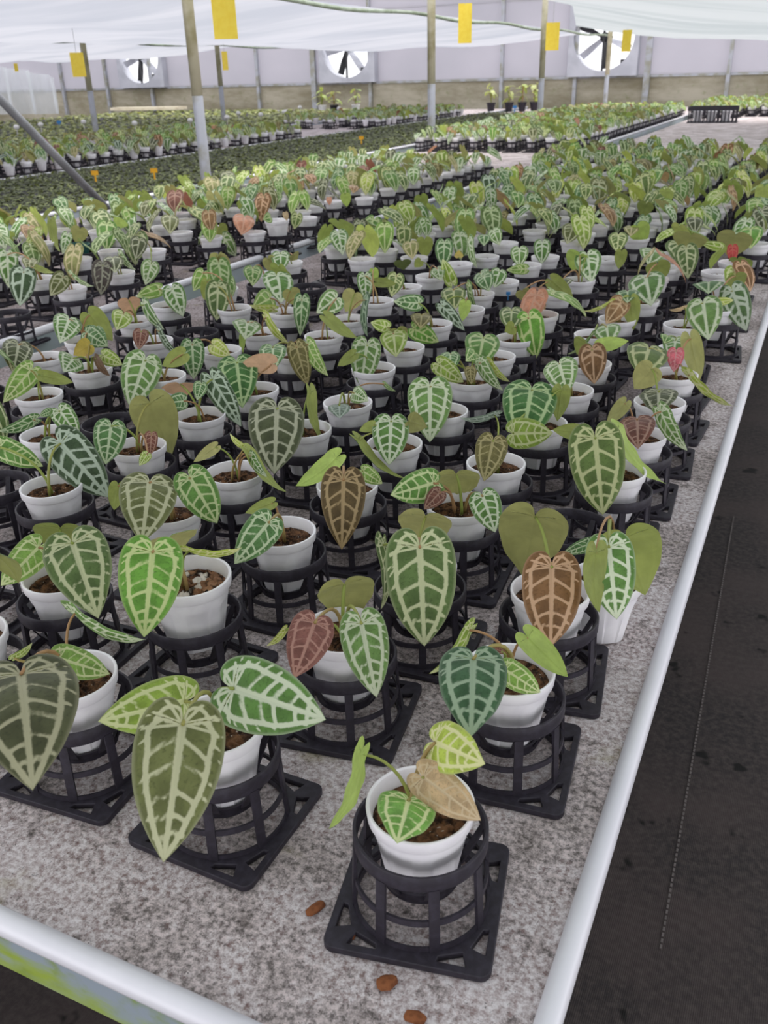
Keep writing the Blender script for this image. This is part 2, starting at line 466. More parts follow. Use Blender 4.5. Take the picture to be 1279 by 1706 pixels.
def leaf_mesh(kind, lod, i):
    key = (kind, lod, i)
    if key not in _lm:
        V, F, ve, ri = (LEAF_HI, LEAF_MD)[lod][i]
        _lm[key] = mesh_from('leaf', V, F, [LEAFMAT[kind]], None, True, {'vein': ve, 'rim': ri})
    return _lm[key]
def leaf_matrix(J, T, wreal, n, roll=0.0, curl=1.0):
    a = T - J; L = np.linalg.norm(a); a = a / L
    n = n - a * (n @ a); n /= np.linalg.norm(n) + 1e-9
    x = np.cross(a, n)
    if roll:
        c, s = math.cos(roll), math.sin(roll); n, x = c * n + s * x, c * x - s * n
    m = Matrix.Identity(4); sx = wreal / .70
    for i in range(3):
        m[i][0] = x[i] * sx; m[i][1] = a[i] * L; m[i][2] = n[i] * L * curl; m[i][3] = J[i]
    return m
def add_leaf(root, base, J, T, wreal, n, kind, lod, roll=0.0, curl=1.0):
    ratio = wreal / (np.linalg.norm(np.asarray(T) - np.asarray(J)) + 1e-9)
    pick = (2, 4) if ratio > .78 else ((1, 4, 3) if ratio > .66 else (0, 3, 1))
    o = bpy.data.objects.new('leaf', leaf_mesh(kind, lod, random.choice(pick)))
    COL.objects.link(o); o.parent = root
    o.matrix_local = leaf_matrix(np.asarray(J) - base, np.asarray(T) - base, wreal, n, roll, curl)
    return o
def add_petiole(root, base, S, J, T, r=.0022):
    S = np.asarray(S) - base; J = np.asarray(J) - base; T = np.asarray(T) - base
    d = np.linalg.norm(J - S); a = (T - J) / (np.linalg.norm(T - J) + 1e-9)
    P1 = S + np.array([0, 0, .55 * d]) + .1 * (J - S); P2 = J - .25 * (J - S) + np.array([0, 0, .10 * d]) - a * .12 * d
    pts = []
    for t in np.linspace(0, 1, 9):
        pts.append((1 - t) ** 3 * S + 3 * t * (1 - t) ** 2 * P1 + 3 * t * t * (1 - t) * P2 + t ** 3 * J)
    me = MB().tube(pts, list(np.linspace(r * 1.15, r * .8, 9)), 6).mesh('petiole', [MAT['stem']], True)
    return link('petiole', me, root)

# ------------------------------------------------------------------ pots
def pot_fn(r, z, a):
    if z > .060 or z < .0005: return r
    k = 6; d = abs(((a / (2 * math.pi) * k) % 1) - .5) * 2        # shallow flat panels round the lower wall
    f = 1 if d > .42 else .0
    w = min(1, (.060 - z) / .006)
    return r * (1 - .05 * f * w)
def pot_mesh(n, mat):
    prof = [(.001, .001), (.0285, .001), (.031, .003), (.0335, .018), (.0375, .040), (.0405, .057), (.0415, .061), (.0425, .072),
            (.0452, .0725), (.0462, .074), (.0472, .0835), (.0470, .0853), (.0458, .086), (.0440, .0852), (.0432, .083), (.0415, .068), (.0385, .045)]
    b = MB().lathe(prof, n, 0, False, pot_fn)
    return smooth_auto(b.mesh('pot', [MAT[mat]]), 28)
def soil_mesh(n, mat):
    rg = np.random.default_rng(3); V = [(0, 0, .071)]; F = []; R = 9
    for k in range(1, R + 1):
        for i in range(n):
            a = 2 * math.pi * i / n; r = .0416 * k / R
            z = .069 + (rg.uniform(-.002, .0042) if k < R else 0)
            V.append((r * math.cos(a), r * math.sin(a), z))
    for i in range(n): F.append((0, 1 + i, 1 + (i + 1) % n))
    for k in range(R - 1):
        for i in range(n):
            j = (i + 1) % n; F.append((1 + k * n + i, 1 + (k + 1) * n + i, 1 + (k + 1) * n + j, 1 + k * n + j))
    return mesh_from('soil', V, F, [MAT[mat]], None, False)
POT = pot_mesh(96, 'pot'); POT_MD = pot_mesh(32, 'pot'); POT_TEAL = pot_mesh(32, 'teal')
SOIL = soil_mesh(40, 'soil'); BARK = soil_mesh(40, 'bark')
POT_H = .086

# ------------------------------------------------------------------ pot stand (square foot, slotted cage, inner cup)
def flat_mesh(name, loops, z0, z1, bevel=.0008):
    cu = bpy.data.curves.new(name, 'CURVE'); cu.dimensions = '2D'; cu.fill_mode = 'BOTH'
    cu.extrude = (z1 - z0) / 2 - bevel; cu.bevel_depth = bevel; cu.bevel_resolution = 1
    for lp in loops:
        sp = cu.splines.new('POLY'); sp.points.add(len(lp) - 1); sp.use_cyclic_u = True
        for p, q in zip(sp.points, lp): p.co = (q[0], q[1], 0, 1)
    o = bpy.data.objects.new(name, cu); COL.objects.link(o)
    dg = bpy.context.evaluated_depsgraph_get()
    me = bpy.data.meshes.new_from_object(o.evaluated_get(dg))
    bpy.data.objects.remove(o); bpy.data.curves.remove(cu)
    me.transform(Matrix.Translation((0, 0, (z0 + z1) / 2))); return me
def rounded_square(h, r, n=5):
    P = []
    for cx, cy, a0 in ((h - r, h - r, 0), (-h + r, h - r, 90), (-h + r, -h + r, 180), (h - r, -h + r, 270)):
        for k in range(n + 1):
            a = math.radians(a0 + 90 * k / n); P.append((cx + r * math.cos(a), cy + r * math.sin(a)))
    return P
def circle(r, n): return [(r * math.cos(2 * math.pi * i / n), r * math.sin(2 * math.pi * i / n)) for i in range(n)]
def stand_meshes():
    holes = []
    for q in range(4):
        for s in (1, -1):
            t = [(.0670, .0250), (.0670, .0530), (.0520, .0478), (.0608, .0268)]
            pts = [(x, y) if s > 0 else (y, x) for x, y in t]
            c, sn = math.cos(q * math.pi / 2), math.sin(q * math.pi / 2)
            holes.append([(c * x - sn * y, sn * x + c * y) for x, y in pts])
    foot = flat_mesh('foot', [rounded_square(.0725, .009), circle(.0595, 48)] + holes, 0.0, .007)
    foot.materials.append(MAT['stand'])
    ring = smooth_auto(MB().lathe([(.0560, .074), (.0560, .0895), (.0568, .0905), (.0588, .0905), (.0596, .0895), (.0596, .0765), (.0588, .074)], 64, 0, True).mesh('top_ring', [MAT['stand']]), 40)
    low = smooth_auto(MB().lathe([(.0600, .006), (.0600, .0115), (.0622, .0115), (.0626, .006)], 56, 0, True).mesh('lower_ring', [MAT['stand']]), 40)
    hoop = smooth_auto(MB().lathe([(.0582, .035), (.0578, .041), (.0602, .041), (.0606, .035)], 56, 0, True).mesh('middle_hoop', [MAT['stand']]), 40)
    V = []
    for z, r in ((.004, .0622), (.076, .0585)):
        for dr in (-.0016, .0014):
            for w in (-.0046, .0046): V.append((r + dr, w, z))
    F = [(0, 1, 3, 2), (4, 6, 7, 5), (0, 4, 5, 1), (2, 3, 7, 6), (0, 2, 6, 4), (1, 5, 7, 3)]
    rib = mesh_from('rib', V, F, [MAT['stand']], None, False)
    cup = MB()
    cup.lathe([(.0322, .036), (.0335, .044), (.0362, .044), (.0350, .036)], 40, 0, True)
    cup.lathe([(.026, .0325), (.026, .036), (.035, .036), (.035, .0325)], 40, 0, True)
    for k in range(8):
        a = math.pi * 2 * (k + .5) / 8; c, s = math.cos(a), math.sin(a); Vs = []
        for z, r in ((.040, .0352), (.062, .0470), (.0795, .0560)):
            for dr in (0, .0022):
                for w in (-.0042, .0042): Vs.append(((r + dr) * c - w * s, (r + dr) * s + w * c, z))
        Fs = []
        for b in (0, 4): Fs += [(b, b + 4, b + 5, b + 1), (b + 2, b + 3, b + 7, b + 6), (b, b + 2, b + 6, b + 4), (b + 1, b + 5, b + 7, b + 3)]
        cup.add(Vs, Fs)
    cupm = cup.mesh('inner_cup', [MAT['stand']])
    return foot, ring, low, hoop, rib, cupm
ST = stand_meshes()
def join_meshes(name, parts, mats):
    V = []; F = []
    for me, mat in parts:
        o = len(V); V += [tuple(mat @ v.co) for v in me.vertices]; F += [tuple(i + o for i in p.vertices) for p in me.polygons]
    me = mesh_from(name, V, F, mats, None, False); return me
STAND_ONE = join_meshes('pot_stand', [(ST[0], Matrix()), (ST[1], Matrix()), (ST[2], Matrix()), (ST[3], Matrix()), (ST[5], Matrix())] +
                        [(ST[4], Matrix.Rotation(math.pi * 2 * (k + .5) / 8, 4, 'Z')) for k in range(8)], [MAT['stand']])
def make_stand(x, y, rot, label, full, z=ZB):
    if not full:
        return thing('pot_stand', label, 'pot stand', (x, y, z + .0012), rot, 'black plastic pot stands on the benches', STAND_ONE)
    r = thing('pot_stand', label, 'pot stand', (x, y, z + .0012), rot, 'black plastic pot stands on the benches')
    for n, me in zip(('square_foot', 'top_ring', 'lower_ring', 'middle_hoop'), ST[:4]): link(n, me, r)
    for k in range(8): link('rib', ST[4], r, (0, 0, 0), math.pi * 2 * (k + .5) / 8)
    link('inner_cup', ST[5], r)
    return r

# ------------------------------------------------------------------ the house: floor, back wall, ceiling film
WY = 20.0
structure('floor', MB().box((-26, -3, -.05), (5, WY + .3, 0)).mesh('floor', [MAT['floor']]))
structure('wall_back', MB().box((-26, WY, 0), (5, WY + .06, 1.30)).mesh('wall_back', [MAT['lower']]))
FANX = [-15.88, -10.12, -4.40]
up = MB(); xs = [-26]
for fx in FANX: xs += [fx - .70, fx + .70]
xs.append(5)
for i in range(0, len(xs), 2): up.box((xs[i], WY + .01, 1.3), (xs[i + 1], WY + .03, 2.72))
up.box((-26, WY + .01, 2.72), (5, WY + .03, 4.4))
structure('wall_back_film', up.mesh('wall_back_film', [MAT['wallfilm']]))
structure('wall_left', MB().box((-26.05, -3, 0), (-26, WY, 4.4)).mesh('wall_left', [MAT['wallfilm']]))
structure('trim_1', MB().box((-26, WY - .03, 1.27), (5, WY, 1.315)).mesh('trim_1', [MAT['pipe']]))
for i, u in enumerate((104, 178, 252, 430, 523, 617, 835, 957, 1076, 1211)):
    p = ony(u, 140, WY - .06); w = .06 if u in (523, 1076) else .035
    structure('trim_%d' % (i + 2), MB().box((p[0] - w, WY - .10, 0), (p[0] + w, WY - .02, 3.6)).mesh('stud', [MAT['pipe']]))

def sheet(name, xl, xr, y0, y1, z, sag, mat, seed):
    nx, ny = 30, 60; rg = np.random.default_rng(seed); V = []; F = []; ph = rg.uniform(0, 6, 6)
    for j in range(ny + 1):
        y = y0 + (y1 - y0) * j / ny
        a, b = xl(y), xr(y)
        for i in range(nx + 1):
            t = i / nx; x = a + (b - a) * t
            s = 4 * t * (1 - t)
            zz = z - sag * s + s * (.020 * math.sin(y * 3.1 + ph[0] + 2 * t) + .026 * math.sin(x * 2.3 + ph[1] + y * .7) + .012 * math.sin(y * 7 + x * 3 + ph[2]))
            V.append((x, y, zz))
    for j in range(ny):
        for i in range(nx):
            k = j * (nx + 1) + i; F.append((k, k + 1, k + nx + 2, k + nx + 1))
    return structure(name, mesh_from(name, V, F, [mat]))
ZC = 1.985
sheet('ceiling', lambda y: -9.9, lambda y: -3.98, -2, 17, ZC, .13, MAT['film'], 1)
sheet('ceiling.001', lambda y: -15.8, lambda y: -9.98, -2, 15.5, ZC, .15, MAT['film'], 2)
sheet('ceiling.002', lambda y: -2.45 - .24 * max(0, y - 9.6), lambda y: 3.2, -2, 14, ZC, .30, MAT['film2'], 3)
for i, (x, y1) in enumerate(((-3.96, 18.6), (-9.94, 17.5), (-15.8, 16))):
    pts = [(x, y, ZC - .022 + .016 * math.sin(y * 2.2 + i)) for y in np.linspace(-2, y1, 60)]
    structure('trim_%d' % (20 + i), MB().tube(pts, .018, 6).mesh('cord', [simple('cord_%d' % i, '7d8a74', '9aa595', 8)], True))

# posts
def post(x, y, r, label, z1=3.6):
    me = MB().tube([(0, 0, 0), (0, 0, .6), (0, 0, z1)], r, 16).mesh('steel_post', [MAT['pipe']], True)
    o = thing('steel_post', label, 'post', (x, y, 0), 0, 'galvanized posts between the benches', me)
    up = link('upper_tube', MB().tube([(0, 0, 1.34), (0, 0, 2.2), (0, 0, z1 + .002)], r * 1.012, 16).mesh('upper_tube', [MAT['bronze']], True), o); up['label'] = 'olive weathered upper tube'
post(-3.838, 5.35, .036, 'thick galvanized steel post nearest the camera, left of centre')
post(-3.838, 9.44, .040, 'galvanized post standing in the middle, between two hanging yellow traps')
post(-3.838, 13.55, .040, 'galvanized post just left of a yellow trap, right half')
post(-3.838, 17.8, .040, 'far galvanized post in front of the rightmost wall fan')
post(-9.388, 10.6, .040, 'galvanized post beside the left yellow trap')
post(-9.388, 13.77, .040, 'thin galvanized post left of the edge-on yellow trap, left half')
b0 = np.array([-3.84, 4.36, ZB - .02]); b1 = onx(-90, 73, -3.84)
thing('diagonal_brace', 'grey diagonal pipe brace leaning up to the left picture edge', 'brace', tuple(b0), 0, None,
      MB().tube([(0, 0, 0), tuple((b1 - b0) * .5), tuple((b1 - b0) * 1.6)], .022, 12).mesh('diagonal_brace', [MAT['brace']], True))

# wall fans
def fan(x, label):
    z = 2.0; r = thing('wall_fan', label, 'exhaust fan', (x, WY - .05, 1.3), 0, 'exhaust fans in the back wall')
    zc = .70; hs = .695; n = 48; V = []; F = []
    for yy in (-.12, .16):
        for i in range(n):
            a = 2 * math.pi * i / n; c, s = math.cos(a), math.sin(a); m = max(abs(c), abs(s))
            V.append((.60 * c, yy, zc + .60 * s)); V.append((hs * c / m, yy, zc + hs * s / m))
    for i in range(n):
        j = (i + 1) % n
        F += [(2 * i, 2 * j, 2 * j + 1, 2 * i + 1), (2 * n + 2 * i, 2 * n + 2 * i + 1, 2 * n + 2 * j + 1, 2 * n + 2 * j),
              (2 * i, 2 * n + 2 * i, 2 * n + 2 * j, 2 * j), (2 * i + 1, 2 * j + 1, 2 * n + 2 * j + 1, 2 * n + 2 * i + 1)]
    link('housing', mesh_from('housing', V, F, [MAT['fanbox']], None, False), r)
    link('hub', MB().tube([(0, -.06, zc), (0, .06, zc)], .09, 16).mesh('hub', [MAT['dark']], True), r)
    a0 = random.uniform(0, 1)
    for k in range(6):
        a = a0 + k * math.pi / 3; c, s = math.cos(a), math.sin(a); V = []
        for rr, w, tw in ((.08, .03, .05), (.32, .055, .035), (.56, .065, .02)):
            for sg in (-1, 1):
                for t in (-.004, .004):
                    V.append((rr * c - sg * w * s, sg * tw + t, zc + rr * s + sg * w * c))
        Fs = []
        for b in (0, 4): Fs += [(b, b + 2, b + 6, b + 4), (b + 1, b + 5, b + 7, b + 3), (b, b + 4, b + 5, b + 1), (b + 2, b + 3, b + 7, b + 6)]
        Fs += [(0, 1, 3, 2), (8, 10, 11, 9)]
        if k in (1, 2, 4): link('blade', mesh_from('blade', V, Fs, [MAT['dark']], None, False), r)
        else:
            q = link('blade', mesh_from('blade', [(v[0], v[1] * 1.4, v[2]) for v in V], Fs, [MAT['fanbox']], None, False), r)
    link('support_bar', MB().box((-.02, -.10, .10), (.02, -.07, 1.30)).mesh('support_bar', [MAT['dark']]), r)
    link('motor', MB().box((.36, -.11, .16), (.54, .02, .30)).mesh('motor', [MAT['dark']]), r)
fan(FANX[0], 'leftmost square wall fan, bright opening with dark blades')
fan(FANX[1], 'middle wall fan above the two white pots at the back')
fan(FANX[2], 'large rightmost wall fan partly behind a post and yellow trap')

# ------------------------------------------------------------------ benches
RAILS = [-.099, -2.03, -3.90, -5.74, -7.60, -9.45, -11.3, -13.1, -15.0]
BL = ['near growing bench covered with grey felt, plants in rows beside the dark aisle', 'second growing bench from the aisle, full of potted anthuriums',
      'third growing bench carrying dark green seedling trays', 'fourth growing bench with a row of pots along its white rail',
      'fifth growing bench with low yellow-green plants', 'sixth growing bench from the aisle, far left', 'seventh growing bench from the aisle, far left',
      'eighth growing bench from the aisle, in front of the back wall']
def rail_mesh(name, p0, p1, r=.011, lift=0.0, mat='metal'):
    p0 = np.array(p0, float); p1 = np.array(p1, float)
    return MB().tube([p0, p0 + (p1 - p0) * .001, p0 + (p1 - p0) * .999, p1], r, 14).mesh(name, [MAT[mat]], True)
for k in range(8):
    xr, xl = RAILS[k], RAILS[k + 1] + .11
    y0, y1 = .365, 19.3
    b = thing('growing_bench', BL[k], 'bench', ((xl + xr) / 2, y0, 0), 0, 'long growing benches')
    ox, oy = (xl + xr) / 2, y0
    def part(name, me): return link(name, me, b, (-ox, -oy, 0))
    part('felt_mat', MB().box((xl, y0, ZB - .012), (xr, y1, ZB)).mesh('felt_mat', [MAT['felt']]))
    part('bed_tray', MB().box((xl + .02, y0 + .02, ZB - .05), (xr - .02, y1 - .02, ZB - .0125)).mesh('bed_tray', [MAT['panel']]))
    if k == 0:
        part('side_rail', rail_mesh('side_rail', (xr + .011, y0 - .02, ZB + .002), (xr + .011, y1, ZB + .002)))
        part('front_rail', rail_mesh('front_rail', (xl, y0 - .011, ZB + .002), (xr + .01, y0 - .011, ZB + .002), .0115))
        part('front_panel', MB().box((xl, y0 - .014, ZB - .062), (xr, y0 - .008, ZB - .005)).mesh('front_panel', [MAT['algae']]))
        part('side_panel', MB().box((xr - .006, y0, ZB - .06), (xr + .002, y1, ZB - .004)).mesh('side_panel', [MAT['panel']]))
    else:
        part('side_rail', rail_mesh('side_rail', (xr + .006, y0, ZB + .028), (xr + .006, y1, ZB + .028), .013))
        part('side_panel', MB().box((xr - .002, y0, ZB - .05), (xr + .010, y1, ZB + .022)).mesh('side_panel', [MAT['panel']]))
        part('front_rail', rail_mesh('front_rail', (xl, y0 - .011, ZB + .002), (xr + .01, y0 - .011, ZB + .002), .0115))
    for yy in (1.5, 5.0, 9.0, 13.0, 17.0):
        for xx in (xl + .25, xr - .25):
            part('leg', MB().box((xx - .02, yy - .02, 0), (xx + .02, yy + .02, ZB - .05)).mesh('leg', [MAT['pipe']]))

# yellow sticky traps
def trap(u, v0, v1, wpx, d, label, yaw=0.0):
    s = d / FPX; uc = u; P0 = CAM + ray(uc, v1) * d; P1 = CAM + ray(uc, v0) * d
    h = (v1 - v0) * s; w = wpx * s; P = (P0)
    face = math.atan2(P[0] - CAM[0], P[1] - CAM[1])
    o = thing('sticky_trap', label, 'sticky trap', tuple(P), -face + yaw, 'yellow sticky traps hanging from the ceiling')
    link('card', MB().box((-w / 2, -.0015, 0), (w / 2, .0015, h)).mesh('card', [MAT['trap']]), o)
    link('hanger', MB().tube([(0, 0, h - .01), (0, 0, max(h + .05, ZC + .01 - P[2]))], .0022, 5).mesh('hanger', [MAT['wire']]), o)
trap(377, -36, 65, 39, 3.7, 'largest yellow sticky trap, cut by the top picture edge', .15)
trap(774, 14, 72, 22, 6.7, 'tall yellow trap just right of the middle post')
trap(919, 43, 84, 22, 8.0, 'yellow trap close to the right of a post, left of the large fan')
trap(133, 92, 128, 22, 8.5, 'yellow trap on the left beside a thin post', .2)
trap(1042, 54, 86, 15, 11.0, 'yellow trap hanging in front of the large right wall fan')
trap(376, 89, 117, 11, 12.0, 'narrow yellow trap seen nearly edge-on, behind the thick post', .6)
trap(28, 107, 119, 6, 17.0, 'tiny far yellow trap near the left picture edge')

